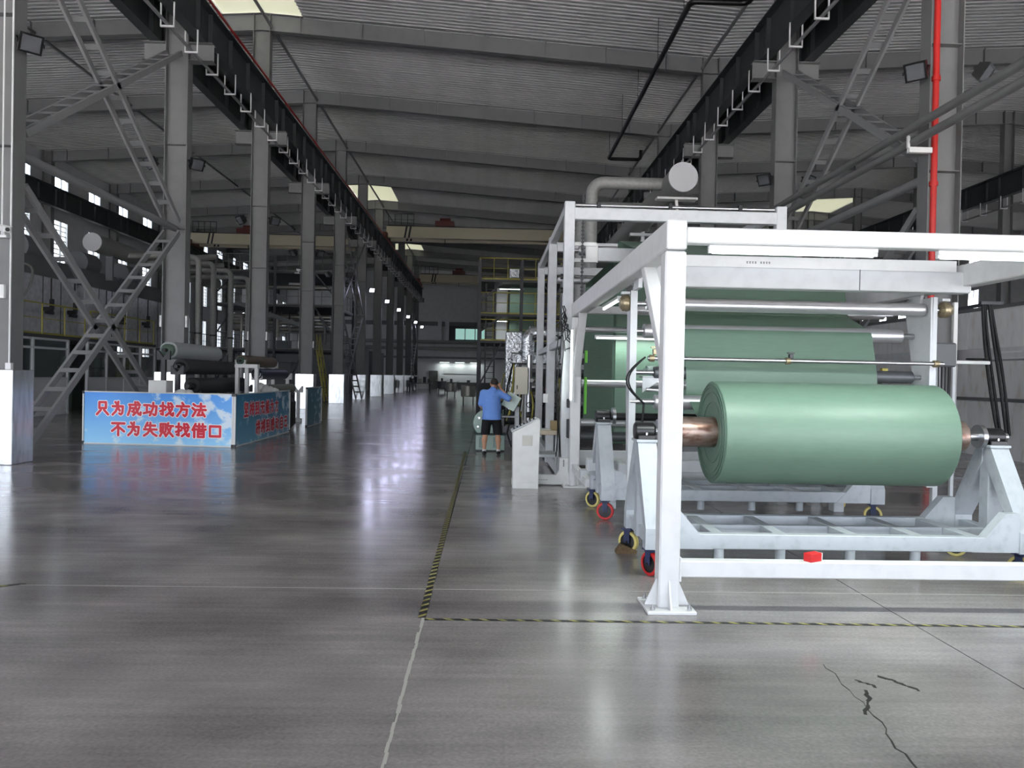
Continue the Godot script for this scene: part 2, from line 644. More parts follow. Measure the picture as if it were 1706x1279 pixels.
func build_frames() -> void:
	# one column of each row is built and the rest are copies
	var labels := {
		ROW_L: ["grey steel column with galvanised foot wrap, in the row behind the blue slogan boards", "columns of the ridge row by the slogan boards"],
		ROW_R: ["grey steel column rising behind the white winding frame", "columns of the valley row behind the winder"],
		ROW_RR: ["slim grey steel column far beyond the pale partition, under the second ridge", "columns of the far ridge row"],
		WALL_L + 0.35: ["grey steel wall column between the windows of the long left wall", "wall columns"],
	}
	for r in [ROW_L, ROW_R, ROW_RR, WALL_L + 0.35]:
		var wide := 0.62 if r in [ROW_L, ROW_R] else 0.5
		var top := roof_y(r) - 0.05
		var proto: Node3D
		for k in range(0, NCOL):
			var at := P(r, 0, bay(k))
			if k == 0:
				proto = thing("steel_column", labels[r][0], "column", at, labels[r][1])
				var sh := S()
				sh.box(at + Vector3(0, top * 0.5, 0), Vector3(wide - 0.04, top, 0.014))
				part("web", sh, M.column_grey, proto)
				for e in [-1, 1]:
					part("flange", S().box(at + Vector3(e * (wide * 0.5 - 0.01), top * 0.5, 0), Vector3(0.02, top, 0.34)), M.column_grey, proto)
				for y in [5.6, 7.9]:
					part("stiffener", S().box(at + Vector3(0, y, 0), Vector3(wide - 0.05, 0.014, 0.32)), M.column_grey, proto)
				if r in [ROW_L, ROW_R]:
					for e in [-1, 1]:
						var c := S()
						c.ibeam(at + Vector3(e * wide * 0.5, 10.45, 0), at + Vector3(e * 0.95, 10.45, 0), 0.5, 0.3)
						part("crane_corbel", c, M.column_grey, proto)
				if r == ROW_L:
					part("base_wrap", S().rbox(at + Vector3(0, 0.83, 0), Vector3(0.86, 1.66, 0.62), 0.01), M.galvanised, proto, "bright galvanised sheet wrapped round the foot")
				else:
					part("base_plate", S().box(at + Vector3(0, 0.02, 0), Vector3(wide + 0.2, 0.04, 0.5)), M.column_grey, proto)
			else:
				copy(proto, at)
	# rafters over every column line
	var spans := [[WALL_L, ROW_L, "left aisle beside the window wall"], [ROW_L, ROW_R, "middle aisle"], [ROW_R, ROW_RR, "right aisle beyond the winder"], [ROW_RR, WALL_R, "outer right aisle"]]
	for i in 4:
		var x0: float = spans[i][0]
		var x1: float = spans[i][1]
		var proto: Node3D
		for k in range(0, NCOL):
			var at := P((x0 + x1) * 0.5, roof_y((x0 + x1) * 0.5) - 0.34, bay(k))
			if k == 0:
				proto = thing("roof_rafter", "grey welded steel rafter spanning the " + spans[i][2], "beam", at, "rafters over the " + spans[i][2])
				var a := P(x0, roof_y(x0 + 0.001) - 0.33, bay(k))
				var b := P(x1, roof_y(x1 - 0.001) - 0.33, bay(k))
				part("web", S().bar(a, b, 0.012, 0.62), M.beam_grey, proto)
				for e in [-1, 1]:
					part("flange", S().bar(a + Vector3(0, e * 0.315, 0), b + Vector3(0, e * 0.315, 0), 0.26, 0.02), M.beam_grey, proto)
				var x := x0 + 1.4
				while x < x1 - 0.6:
					part("stiffener", S().box(P(x, roof_y(x) - 0.33, bay(k)), Vector3(0.03, 0.6, 0.24)), M.beam_grey, proto)
					x += 2.3
			else:
				copy(proto, at)
	# tie members along ridge and valley, between the rafters
	for r in [[ROW_L + 0.35, "under the ridge of the middle aisle"], [ROW_R - 0.35, "along the valley gutter"], [-17.0, "across the left aisle roof"]]:
		var proto: Node3D
		for k in range(0, NCOL - 1):
			var y := roof_y(r[0]) - 0.5
			var a := P(r[0], y, bay(k) + 0.15)
			if k == 0:
				proto = solo("tie_tube", "slender dark grey steel tie tube running " + r[1], "tie", a, S().tube(a, P(r[0], y, bay(k + 1) - 0.15), 0.06, 8), M.beam_grey, "roof ties " + r[1])
			else:
				copy(proto, a)

func build_cranes_rails() -> void:
	# girders in pairs on the two middle rows, one on the outer rows
	var rows := [[ROW_L + 0.62, true, "right face of the row behind the slogan boards"], [ROW_L - 0.62, false, "left face of the row behind the slogan boards"],
		[ROW_R - 0.62, true, "near face of the row behind the winder"], [ROW_R + 0.62, false, "far face of the row behind the winder"],
		[WALL_L + 1.0, false, "long left window wall"], [ROW_RR - 0.6, true, "far ridge row beyond the partition"]]
	for r in rows:
		var x: float = r[0]
		var proto: Node3D
		for k in range(-1, NCOL - 1):
			var at := P(x, 10.72, bay(k))
			if k == -1:
				proto = thing("crane_girder", "dark steel crane runway girder on the " + r[2], "beam", at, "runway girders on the " + r[2])
				var d0 := bay(k) + 0.01
				var d1 := bay(k + 1) - 0.01
				part("web", S().box(P(x, 11.24, (d0 + d1) * 0.5), Vector3(0.014, 1.0, d1 - d0)), M.girder_dark, proto)
				part("top_flange", S().box(P(x, 11.75, (d0 + d1) * 0.5), Vector3(0.42, 0.03, d1 - d0)), M.girder_dark, proto)
				part("bottom_flange", S().box(P(x, 10.735, (d0 + d1) * 0.5), Vector3(0.3, 0.03, d1 - d0)), M.girder_dark, proto)
				part("rail", S().box(P(x, 11.82, (d0 + d1) * 0.5), Vector3(0.08, 0.1, d1 - d0)), M.dark_steel, proto)
				for j in 5:
					part("stiffener", S().box(P(x, 11.24, d0 + 0.4 + j * 1.65), Vector3(0.26, 0.96, 0.014)), M.girder_dark, proto)
				if r[1]:
					part("conductor_rail", S().box(P(x, 10.22, (d0 + d1) * 0.5), Vector3(0.05, 0.07, d1 - d0)), M.brace_grey, proto)
					for j in 5:
						var h := S()
						var dd := d0 + 0.75 + j * 1.5
						for e in [-1, 1]:
							h.box(P(x + e * 0.16, 10.46, dd), Vector3(0.025, 0.62, 0.05))
						h.box(P(x, 10.17, dd), Vector3(0.345, 0.04, 0.05))
						part("hanger", h, M.white_metal, proto, "pale U-shaped hanger")
					if x < 0:
						part("bus_bar", S().box(P(x + 0.24, 11.84, (d0 + d1) * 0.5), Vector3(0.05, 0.05, d1 - d0)), M.red, proto, "red conductor bar")
			else:
				copy(proto, at)

func laced_brace(x: float, a: Vector2, b: Vector2, label: String, group: String) -> void:
	var t := thing("laced_brace", label, "brace", P(x, minf(a.y, b.y), (a.x + b.x) * 0.5), group)
	var p := P(x, a.y, a.x)
	var q := P(x, b.y, b.x)
	for e in [-1, 1]:
		part("chord", S().bar(p + Vector3(e * 0.2, 0, 0), q + Vector3(e * 0.2, 0, 0), 0.06, 0.14, 0.0, Vector3.RIGHT.cross(q - p)), M.brace_grey, t)
	var l := p.distance_to(q)
	var m := S()
	m.bar(Vector3(-0.2, 0, 0), Vector3(0.2, 0, 0), 0.13, 0.012, 0.0, Vector3.UP)
	var batten := m.mesh(M.brace_grey)
	var dir := (q - p).normalized()
	var up := Vector3.RIGHT.cross(dir)
	var bb := Basis(Vector3.RIGHT, up, Vector3.RIGHT.cross(up)).orthonormalized()
	var c := int(l / 0.62)
	for i in range(1, c):
		piece("batten", batten, t, p + dir * (l * i / c) + up * 0.065 - t.position, bb)

func build_braces() -> void:
	for r in [[ROW_L, "row behind the slogan boards"], [ROW_R, "row behind the winder"]]:
		for k in [0, 4, 9]:
			if r[0] > 0 and k == 9: continue
			var x: float = r[0]
			var a := bay(k) + 0.34
			var b := bay(k + 1) - 0.34
			var where: String = {0: "by the nearest column", 4: "beside the lit lamps", 9: "by the end wall"}[k]
			var g: String = "laced braces of the %s, %s" % [r[1], where]
			laced_brace(x, Vector2(a, 0.08), Vector2(b, 5.45), "lower laced brace climbing away in the %s, %s" % [r[1], where], g)
			laced_brace(x, Vector2(a, 5.0), Vector2(b, 0.08), "lower laced brace falling away in the %s, %s" % [r[1], where], g)
			laced_brace(x, Vector2(a, 5.95), Vector2(b, 10.3), "upper laced brace climbing away in the %s, %s" % [r[1], where], g)
			laced_brace(x, Vector2(a, 10.4), Vector2(b, 5.75), "upper laced brace falling away in the %s, %s" % [r[1], where], g)
		var proto: Node3D
		for k in range(0, NCOL - 1):
			if r[0] < 0 and k > 0: continue
			var a := P(r[0], 5.6, bay(k) + 0.1)
			if k == 0:
				proto = solo("strut_tube", "grey steel strut tube tying columns at mid height in the %s" % r[1], "strut", a, S().tube(a, P(r[0], 5.6, bay(k + 1) - 0.1), 0.09, 12), M.brace_grey, "mid height struts of the %s" % r[1])
			else:
				copy(proto, a)

# ---------------------------------------------------------------- the winding line on the right
func roller(parent: Node3D, called: String, x0: float, x1: float, y: float, d: float, r: float, m: Material, stub := 0.12, seg := 20) -> void:
	var o := part(called, S().lathe(P(x0, y, d), Vector3.RIGHT, [[0.0, 0.0], [r - 0.008, 0.0], [r, 0.008], [r, x1 - x0 - 0.008], [r - 0.008, x1 - x0], [0.0, x1 - x0]], seg), m, parent)
	if stub > 0.0:
		part("journal", S().tube(P(x0 - stub, y, d), P(x0 + 0.02, y, d), r * 0.4, 10), M.steel, o)
		part("journal", S().tube(P(x1 - 0.02, y, d), P(x1 + stub, y, d), r * 0.4, 10), M.steel, o)

# a sheet of cloth between x0 and x1 through points (distance ahead, height)
func ribbon(s: Shape, pts: Array, x0: float, x1: float, t := 0.004) -> void:
	var nn := []
	for i in pts.size():
		var a: Vector2 = pts[maxi(i - 1, 0)]
		var b: Vector2 = pts[mini(i + 1, pts.size() - 1)]
		var dir := (b - a).normalized()
		nn.append(Vector3(0, dir.x, dir.y))
	for i in pts.size() - 1:
		var p := P(0, pts[i].y, pts[i].x)
		var q := P(0, pts[i + 1].y, pts[i + 1].x)
		var l := Vector3(x0, 0, 0)
		var r := Vector3(x1, 0, 0)
		var np: Vector3 = nn[i]
		var nq: Vector3 = nn[i + 1]
		var e: Vector3 = np * t * 0.5
		var g: Vector3 = nq * t * 0.5
		s.sq(p + l + e, p + r + e, q + r + g, q + l + g, np, np, nq, nq)
		s.sq(p + l - e, q + l - g, q + r - g, p + r - e, -np, -nq, -nq, -np)
		s.quad(p + l - e, p + l + e, q + l + g, q + l - g)
		s.quad(p + r + e, p + r - e, q + r - g, q + r + g)

func lamp_tube(at: Vector3, along: Vector3, length: float, label: String, energy: float, group := "") -> void:
	var t := thing("fluorescent_lamp", label, "lamp", at, group)
	var a := at - along * length * 0.5
	var b := at + along * length * 0.5
	var up := Vector3.UP if absf(along.y) < 0.5 else Vector3.RIGHT
	part("batten", S().bar(a + up * 0.032, b + up * 0.032, 0.05, 0.035, 0.004, up), M.white_metal, t)
	part("tube", S().tube(a + along * 0.03, b - along * 0.03, 0.016, 12), M.lamp_glow, t, "glowing white tube")
	for e in [a + along * 0.015, b - along * 0.015]:
		part("lamp_holder", S().box(e + up * 0.004, Vector3.ONE * 0.03), M.white_metal, t)
	var l := AreaLight3D.new()
	l.name = "tube_light"
	l.area_size = Vector2(length * 0.95, 0.04)
	l.light_energy = energy
	l.light_color = Color(0.95, 1.0, 0.98)
	l.shadow_enabled = true
	l.area_range = 60.0
	t.add_child(l)
	# the light shines away from the batten
	var x := along.normalized()
	var z := up
	l.transform = Transform3D(Basis(x, z.cross(x), z), -up * 0.02)

func build_winding_frame() -> void:
	var t := thing("winding_frame", "white painted portal frame of square tube bolted to the floor over the green roll", "frame", P(3.0, 0, 8.7))
	for x in [1.355, 4.64]:
		for d in [5.6, 11.82]:
			var col: Material = M.portal_paint
			var post := part("post", S().rbox(P(x, 1.33, d), Vector3(0.155, 2.64, 0.155), 0.012), col, t)
			part("foot_plate", S().rbox(P(x, 0.012, d), Vector3(0.36, 0.024, 0.38), 0.004), col, post)
			for e in [[1, 0], [-1, 0], [0, 1], [0, -1]]:
				var ax := Vector3(e[0], 0, -e[1])
				part("gusset", S().prism(P(x, 0.024, d) + ax * 0.077, ax, Vector3.UP, [[0, 0], [0.085, 0], [0.085, 0.01], [0, 0.2]], 0.014), col, post)
			for e in [[1, 1], [-1, 1], [1, -1], [-1, -1]]:
				var c := P(x + e[0] * 0.135, 0.024, d + e[1] * 0.145)
				part("bolt", S().tube(c, c + Vector3(0, 0.02, 0), 0.018, 6).tube(c, c + Vector3(0, 0.04, 0), 0.009, 8), M.steel, post)
		part("top_rail", S().rbox(P(x, 2.765, 8.71), Vector3(0.15, 0.215, 6.42), 0.01), M.portal_paint, t)
		if x < 3.0:
			part("knee_brace", S().bar(P(x + 0.0, 1.75, 5.66), P(x, 2.68, 6.5), 0.11, 0.1, 0.006), M.portal_paint, t)
		part("knee_brace", S().bar(P(x, 1.75, 11.76), P(x, 2.68, 11.0), 0.11, 0.1, 0.006), M.portal_paint, t)
		part("side_rail", S().rbox(P(x, 0.3, 10.9), Vector3(0.08, 0.12, 1.7), 0.006), M.portal_paint, t)
	part("cross_beam", S().rbox(P(3.0, 2.772, 5.6), Vector3(3.13, 0.117, 0.12), 0.008), M.portal_paint, t)
	part("cross_beam", S().rbox(P(3.0, 2.772, 11.82), Vector3(3.13, 0.117, 0.12), 0.008), M.portal_paint, t)
	var low := part("lower_bar", S().rbox(P(3.0, 0.30, 5.6), Vector3(3.13, 0.122, 0.1), 0.008), M.portal_paint, t)
	for x in [1.44, 4.555]:
		part("end_flange", S().rbox(P(x, 0.30, 5.6), Vector3(0.014, 0.18, 0.14), 0.003), M.portal_paint, low)
	# beam over the winder with its white cover strip
	var b2 := part("winder_beam", S().rbox(P(3.07, 2.695, 7.27), Vector3(3.16, 0.2, 0.16), 0.008), M.frame_grey, t)
	part("saddle", S().rbox(P(1.42, 2.70, 7.27), Vector3(0.04, 0.26, 0.24), 0.004), M.frame_grey, b2)
	part("seam", S().box(P(3.55, 2.695, 7.188), Vector3(0.006, 0.2, 0.004)), M.dark_steel, b2)
	part("cover_strip", S().rbox(P(3.02, 2.85, 7.25), Vector3(3.0, 0.112, 0.05), 0.003), M.white_paint, t)
	var print_ := S()
	for i in 9:
		if i == 4: continue
		var x := 2.465 + i * 0.027
		print_.box(P(x, 2.852, 7.2235), Vector3(0.016, 0.005, 0.002)).box(P(x, 2.839, 7.2235), Vector3(0.014, 0.005, 0.002)).box(P(x - 0.004, 2.846, 7.2235), Vector3(0.004, 0.02, 0.002))
	part("lettering", print_, M.black, t, "row of tiny dark characters")
	# air line and clips along the rear top
	lamp_tube(P(2.26, 2.665, 5.62), Vector3.RIGHT, 1.28, "lit tube lamp under the white front beam, above the green roll", 5.0)
	lamp_tube(P(4.0, 2.665, 5.62), Vector3.RIGHT, 1.28, "lit tube lamp at the corner of the white front beam, over the trestle end", 5.0)
	lamp_tube(P(2.32, 2.36, 12.25), Vector3.RIGHT, 1.24, "lit tube lamp in front of the dark green hanging sheet", 1.6)
	lamp_tube(P(1.5, 2.62, 9.4), Vector3(0, 0, 1), 1.2, "lit tube lamp along the underside of the frame's long rail", 0.6)
	lamp_tube(P(1.27, 1.9, 11.70), Vector3.UP, 1.15, "upright lit tube lamp fixed to the rear frame post", 0.7)

func build_winder() -> void:
	var t := thing("cloth_winder", "grey winder with steel rollers hung between two tapered side plates", "machine", P(3.0, 0.5, 8.2))
	var right := [[7.80, 2.62], [8.38, 2.62], [8.26, 2.2], [8.14, 1.6], [8.0, 0.62], [7.86, 0.62]]
	var left := [[7.84, 2.62], [8.12, 2.62], [8.10, 1.5], [8.0, 0.62], [7.84, 0.62]]
	for q in [[1.49, left], [4.66, right]]:
		var pl := []
		for w in q[1]:
			pl.append([-w[0], w[1]])
		part("side_plate", S().prism(Vector3(q[0], 0, 0), Vector3.BACK, Vector3.UP, pl, 0.03), M.frame_grey, t)
		part("stiffener", S().box(P(q[0], 1.62, 7.825), Vector3(0.07, 2.0, 0.02)), M.frame_grey, t)
		part("carrier_arm", S().bar(P(q[0] + (0.03 if q[0] < 3.0 else -0.03), 2.62, 8.0), P(q[0] + (0.03 if q[0] < 3.0 else -0.03), 2.95, 8.9), 0.03, 0.12), M.frame_grey, t)
	roller(t, "guide_roller", 1.64, 4.62, 2.497, 7.94, 0.068, M.roller, 0.18)
	roller(t, "guide_roller", 1.66, 4.50, 2.225, 8.165, 0.078, M.roller, 0.14)
	roller(t, "guide_roller", 1.75, 4.55, 1.775, 8.02, 0.066, M.dark_roller, 0.2)
	roller(t, "press_roller", 1.72, 4.58, 1.47, 7.84, 0.075, M.roller, 0.25)
	roller(t, "guide_roller", 1.66, 4.60, 2.98, 8.84, 0.07, M.roller, 0.1)
	roller(t, "guide_roller", 1.66, 4.60, 2.50, 8.72, 0.05, M.roller, 0.1)
	for x in [1.42, 4.84]:
		var o := part("air_brake", S().lathe(P(x - 0.06, 2.5, 7.94), Vector3.RIGHT, [[0.0, 0.0], [0.05, 0.0], [0.085, 0.03], [0.085, 0.09], [0.06, 0.13], [0.0, 0.13]], 12), M.brass, t, "brassy brake drum")
		part("cap", S().rbox(P(x, 2.605, 7.94), Vector3(0.09, 0.03, 0.08), 0.004), M.frame_grey, o)
	# spreader pipe with its clamps, pistons and hoses
	var pipe := part("spreader_pipe", S().tube(P(1.62, 1.918, 7.70), P(4.70, 1.918, 7.70), 0.022, 12), M.steel, t)
	for x in [1.66, 3.07, 4.62]:
		part("pipe_clamp", S().lathe(P(x - 0.025, 1.918, 7.70), Vector3.RIGHT, [[0.0, 0.0], [0.036, 0.0], [0.036, 0.05], [0.0, 0.05]], 12), M.brass, pipe)
	part("valve", S().rbox(P(1.70, 1.985, 7.70), Vector3(0.06, 0.06, 0.05), 0.006).box(P(1.70, 2.03, 7.70), Vector3(0.1, 0.016, 0.03)), M.brass, pipe)
	part("valve", S().rbox(P(3.10, 1.965, 7.70), Vector3(0.04, 0.05, 0.04), 0.004).box(P(3.10, 2.0, 7.70), Vector3(0.07, 0.014, 0.03)), M.dark_steel, pipe)
	for k in 2:
		var pts := []
		for i in 13:
			var a := PI * i / 12.0
			pts.append(P(1.60 - (0.17 + 0.02 * k) * sin(a) , lerpf(1.93, 1.45, i / 12.0), 7.72 + 0.02 * k))
		part("hose", S().path(pts, 0.009, 6), M.rubber, t)
	part("motor_shelf", S().rbox(P(1.74, 1.73, 8.1), Vector3(0.22, 0.014, 0.2), 0.003), M.frame_grey, t)
	part("shelf_bracket", S().prism(P(1.74, 1.72, 8.0), Vector3.RIGHT, Vector3.UP, [[-0.11, 0.0], [0.11, 0.0], [-0.11, -0.16]], 0.012), M.frame_grey, t)
	part("gear_motor", S().rbox(P(1.74, 1.80, 8.1), Vector3(0.1, 0.1, 0.12), 0.01).tube(P(1.66, 1.79, 8.1), P(1.88, 1.79, 8.1), 0.03, 10), M.pale_green, t)
	part("cylinder", S().tube(P(1.64, 1.595, 7.85), P(1.95, 1.585, 7.85), 0.02, 10).ball(P(1.97, 1.585, 7.85), Vector3.ONE * 0.035, 10), M.steel, t)
	part("valve_block", S().rbox(P(1.60, 1.02, 7.8), Vector3(0.13, 0.16, 0.1), 0.01).rbox(P(1.55, 0.98, 7.78), Vector3(0.06, 0.1, 0.06), 0.006).box(P(1.62, 0.86, 7.8), Vector3(0.05, 0.2, 0.05)), M.dark_steel, t)
	part("hose", S().path([P(1.60, 1.45, 7.76), P(1.585, 1.2, 7.76), P(1.60, 1.05, 7.76)], 0.012, 6), M.rubber, t)
	# lower frame of the winder
	part("base_beam", S().rbox(P(3.1, 0.57, 9.9), Vector3(3.6, 0.16, 0.2), 0.01), M.frame_grey, t)
	part("base_beam", S().rbox(P(3.1, 0.35, 10.6), Vector3(3.6, 0.14, 0.2), 0.01), M.frame_grey, t)
	for x in [1.62, 4.64]:
		part("leg", S().rbox(P(x, 0.31, 9.9), Vector3(0.14, 0.62, 0.16), 0.008), M.frame_grey, t)
		part("strut", S().bar(P(x, 0.68, 7.95), P(x, 0.6, 9.9), 0.06, 0.1, 0.004), M.frame_grey, t)
		part("leg", S().rbox(P(x, 0.14, 10.6), Vector3(0.14, 0.28, 0.16), 0.008), M.frame_grey, t)
	# handwheel and red valve at the far plate
	var hw := part("handwheel", S().ring(P(4.74, 1.80, 8.3), Vector3.BACK, 0.055, 0.008), M.steel, t)
	part("spoke", S().tube(P(4.69, 1.80, 8.3), P(4.79, 1.80, 8.3), 0.006, 6).tube(P(4.74, 1.75, 8.3), P(4.74, 1.85, 8.3), 0.006, 6), M.steel, hw)
	part("valve", S().rbox(P(4.5, 1.83, 9.0), Vector3(0.12, 0.1, 0.1), 0.01), M.red, t, "red valve body")
	part("valve", S().rbox(P(4.66, 1.86, 8.8), Vector3(0.07, 0.05, 0.06), 0.006), M.yellow, t, "yellow valve handle")

func rounded(pts: Array, r: float) -> Array:
	var out := [pts[0]]
	for i in range(1, pts.size() - 1):
		var a: Vector2 = pts[i - 1]; var b: Vector2 = pts[i]; var c: Vector2 = pts[i + 1]
		var k := minf(r, minf(a.distance_to(b), b.distance_to(c)) * 0.45)
		var p := b + (a - b).normalized() * k
		var q := b + (c - b).normalized() * k
		for j in 7:
			var t := j / 6.0
			out.append(p.lerp(b, t).lerp(b.lerp(q, t), t))
	out.append(pts[-1])
	return out

func build_cloth() -> void:
	var s := S()
	var pts := [Vector2(16.6, 0.7), Vector2(16.6, 3.75), Vector2(12.75, 3.75), Vector2(12.75, 0.62), Vector2(12.45, 0.62), Vector2(12.45, 3.98), Vector2(8.78, 3.05), Vector2(8.64, 2.47), Vector2(8.19, 2.30), Vector2(8.075, 2.25), Vector2(7.94, 1.80), Vector2(7.92, 1.55), Vector2(7.4, 1.3)]
	ribbon(s, rounded(pts, 0.07), 2.08, 4.13)
	solo("cloth_web", "sage green coated cloth running over rollers down to the big roll", "cloth", P(3.25, 0.62, 9.0), s, M.green_cloth)
	var r := thing("cloth_roll", "big roll of sage green coated cloth on a rusty steel core", "roll", P(3.25, 1.225, 6.95))
	var x0 := 2.06
	var x1 := 4.15
	part("winding", S().lathe(P(x0, 1.225, 6.95), Vector3.RIGHT, [[0.14, 0.03], [0.30, 0.012], [0.40, 0.0], [0.462, 0.004], [0.47, 0.012], [0.47, x1 - x0 - 0.012], [0.462, x1 - x0 - 0.004], [0.40, x1 - x0], [0.14, x1 - x0 - 0.03]], 96), M.green_cloth, r)
	for q in [[0.445, 0.0], [0.415, -0.004], [0.37, 0.0], [0.28, 0.012]]:
		part("edge_ridge", S().ring(P(x0 + q[1], 1.225, 6.95), Vector3.RIGHT, q[0], 0.006, 64, 6), M.green_cloth, r)
	var c := part("core", S().lathe(P(1.70, 1.225, 6.95), Vector3.RIGHT, [[0.0, 0.0], [0.13, 0.0], [0.139, 0.01], [0.139, 2.73], [0.13, 2.74], [0.0, 2.74]], 40), M.rusty, r, "rust-stained steel core")
	part("shaft", S().tube(P(1.40, 1.225, 6.95), P(4.86, 1.225, 6.95), 0.04, 14), M.steel, c)
	for x in [1.66]:
		part("collar", S().lathe(P(x - 0.03, 1.225, 6.95), Vector3.RIGHT, [[0.04, 0.0], [0.105, 0.0], [0.115, 0.01], [0.115, 0.05], [0.105, 0.06], [0.04, 0.06]], 28), M.steel, c)

func caster(parent: Node3D, at: Vector3, m: Material, turn: float) -> void:
	var b := Basis(Vector3.UP, turn)
	var ax := b * Vector3.RIGHT
	var s := S()
	s.box(at + Vector3(0, 0.23, 0), Vector3(0.11, 0.016, 0.11), b)
	for e in [-1, 1]:
		s.box(at + Vector3(0, 0.165, 0) + ax * e * 0.036, Vector3(0.008, 0.14, 0.06), b)
	s.box(at + Vector3(0, 0.215, 0), Vector3(0.08, 0.02, 0.07), b)
	var c := part("caster", s, M.caster_blue, parent)
	var w := at + Vector3(0, 0.105, 0) - ax * 0.024
	part("tyre", S().lathe(w, ax, [[0.078, 0.0], [0.1, 0.0], [0.105, 0.006], [0.105, 0.042], [0.1, 0.048], [0.078, 0.048]], 28), m, c)
	part("hub", S().lathe(w, ax, [[0.0, 0.008], [0.079, 0.012], [0.079, 0.036], [0.0, 0.04]], 20).tube(at + Vector3(0, 0.105, 0) - ax * 0.05, at + Vector3(0, 0.105, 0) + ax * 0.05, 0.012, 8), M.dark_steel, c)

func trestle(d: float, label: String, bare: bool) -> void:
	var t := thing("roll_trestle", label, "trestle", P(3.1, 0, d))
	var g: Material = M.trestle_grey
	var hw := 0.46
	for e in [-1, 1]:
		part("base_rail", S().rbox(P(3.09, 0.315, d + e * hw), Vector3(3.44, 0.13, 0.09), 0.006), g, t)
	for x in [1.45, 2.02, 2.58, 3.22, 3.80, 4.30, 4.73]:
		part("cross_rail", S().rbox(P(x, 0.315, d), Vector3(0.10, 0.12, hw * 2 - 0.09), 0.005), g, t)
	part("base_rail", S().rbox(P(3.09, 0.33, d), Vector3(3.2, 0.08, 0.06), 0.005), g, t)
	for x in [1.45, 4.73]:
		var inn := 1.0 if x < 3.0 else -1.0
		var top := 1.13
		for e in [-1, 1]:
			part("tower_leg", S().prism(P(x, 0, d), Vector3.FORWARD * e, Vector3.UP, [[0.02, top], [0.10, top], [0.52, 0.42], [0.52, 0.24], [0.40, 0.24], [0.40, 0.42], [0.02, top - 0.14]], 0.17), g, t)
			part("end_gusset", S().prism(P(x + inn * 0.085, 0.25, d + e * 0.46), Vector3.RIGHT * inn, Vector3.UP, [[0, 0], [0.42, 0], [0.30, 0.13], [0.12, 0.34], [0, 0.34]], 0.1), g, t)
		part("tower_post", S().rbox(P(x, 0.69, d), Vector3(0.15, 0.86, 0.13), 0.006), g, t)
		part("tower_plate", S().rbox(P(x, top + 0.01, d), Vector3(0.2, 0.025, 0.24), 0.004), g, t)
		var bb := part("bearing_block", S().rbox(P(x, top + 0.04, d), Vector3(0.16, 0.045, 0.2), 0.006).lathe(P(x - 0.1, 1.225, d), Vector3.RIGHT, [[0.0, 0.0], [0.07, 0.0], [0.08, 0.012], [0.08, 0.17], [0.06, 0.19], [0.0, 0.19]], 20), M.black_iron, t)
		for e in [-1, 1]:
			part("bolt", S().tube(P(x, top + 0.055, d + e * 0.08), P(x, top + 0.085, d + e * 0.08), 0.014, 6), M.steel, bb)
		part("flange", S().lathe(P(x + inn * 0.13 - 0.02, 1.225, d), Vector3.RIGHT, [[0.03, 0.0], [0.11, 0.0], [0.11, 0.04], [0.03, 0.04]], 24), M.steel, bb)
		for e in [-1, 1]:
			caster(t, P(x + (-0.02 if e < 0 else -0.05), 0.0, d + e * (hw - 0.02)), M.tyre_red if (e < 0 and x < 3.0) else M.tyre_yellow, (1.25 if d > 8.0 else 0.5) if e < 0 else 0.85)
	for x in [2.1, 2.66, 3.3, 3.9]:
		part("stub_leg", S().tube(P(x, 0.10, d - 0.2), P(x, 0.26, d - 0.2), 0.045, 12), g, t)
	if bare:
		var c := part("bare_core", S().tube(P(1.5, 1.225, d), P(4.68, 1.225, d), 0.05, 14), M.dark_steel, t)
		for x in [1.76, 4.45]:
			part("disc", S().lathe(P(x, 1.225, d), Vector3.RIGHT, [[0.05, 0.0], [0.17, 0.0], [0.17, 0.035], [0.05, 0.035]], 28), M.dark_steel, c)

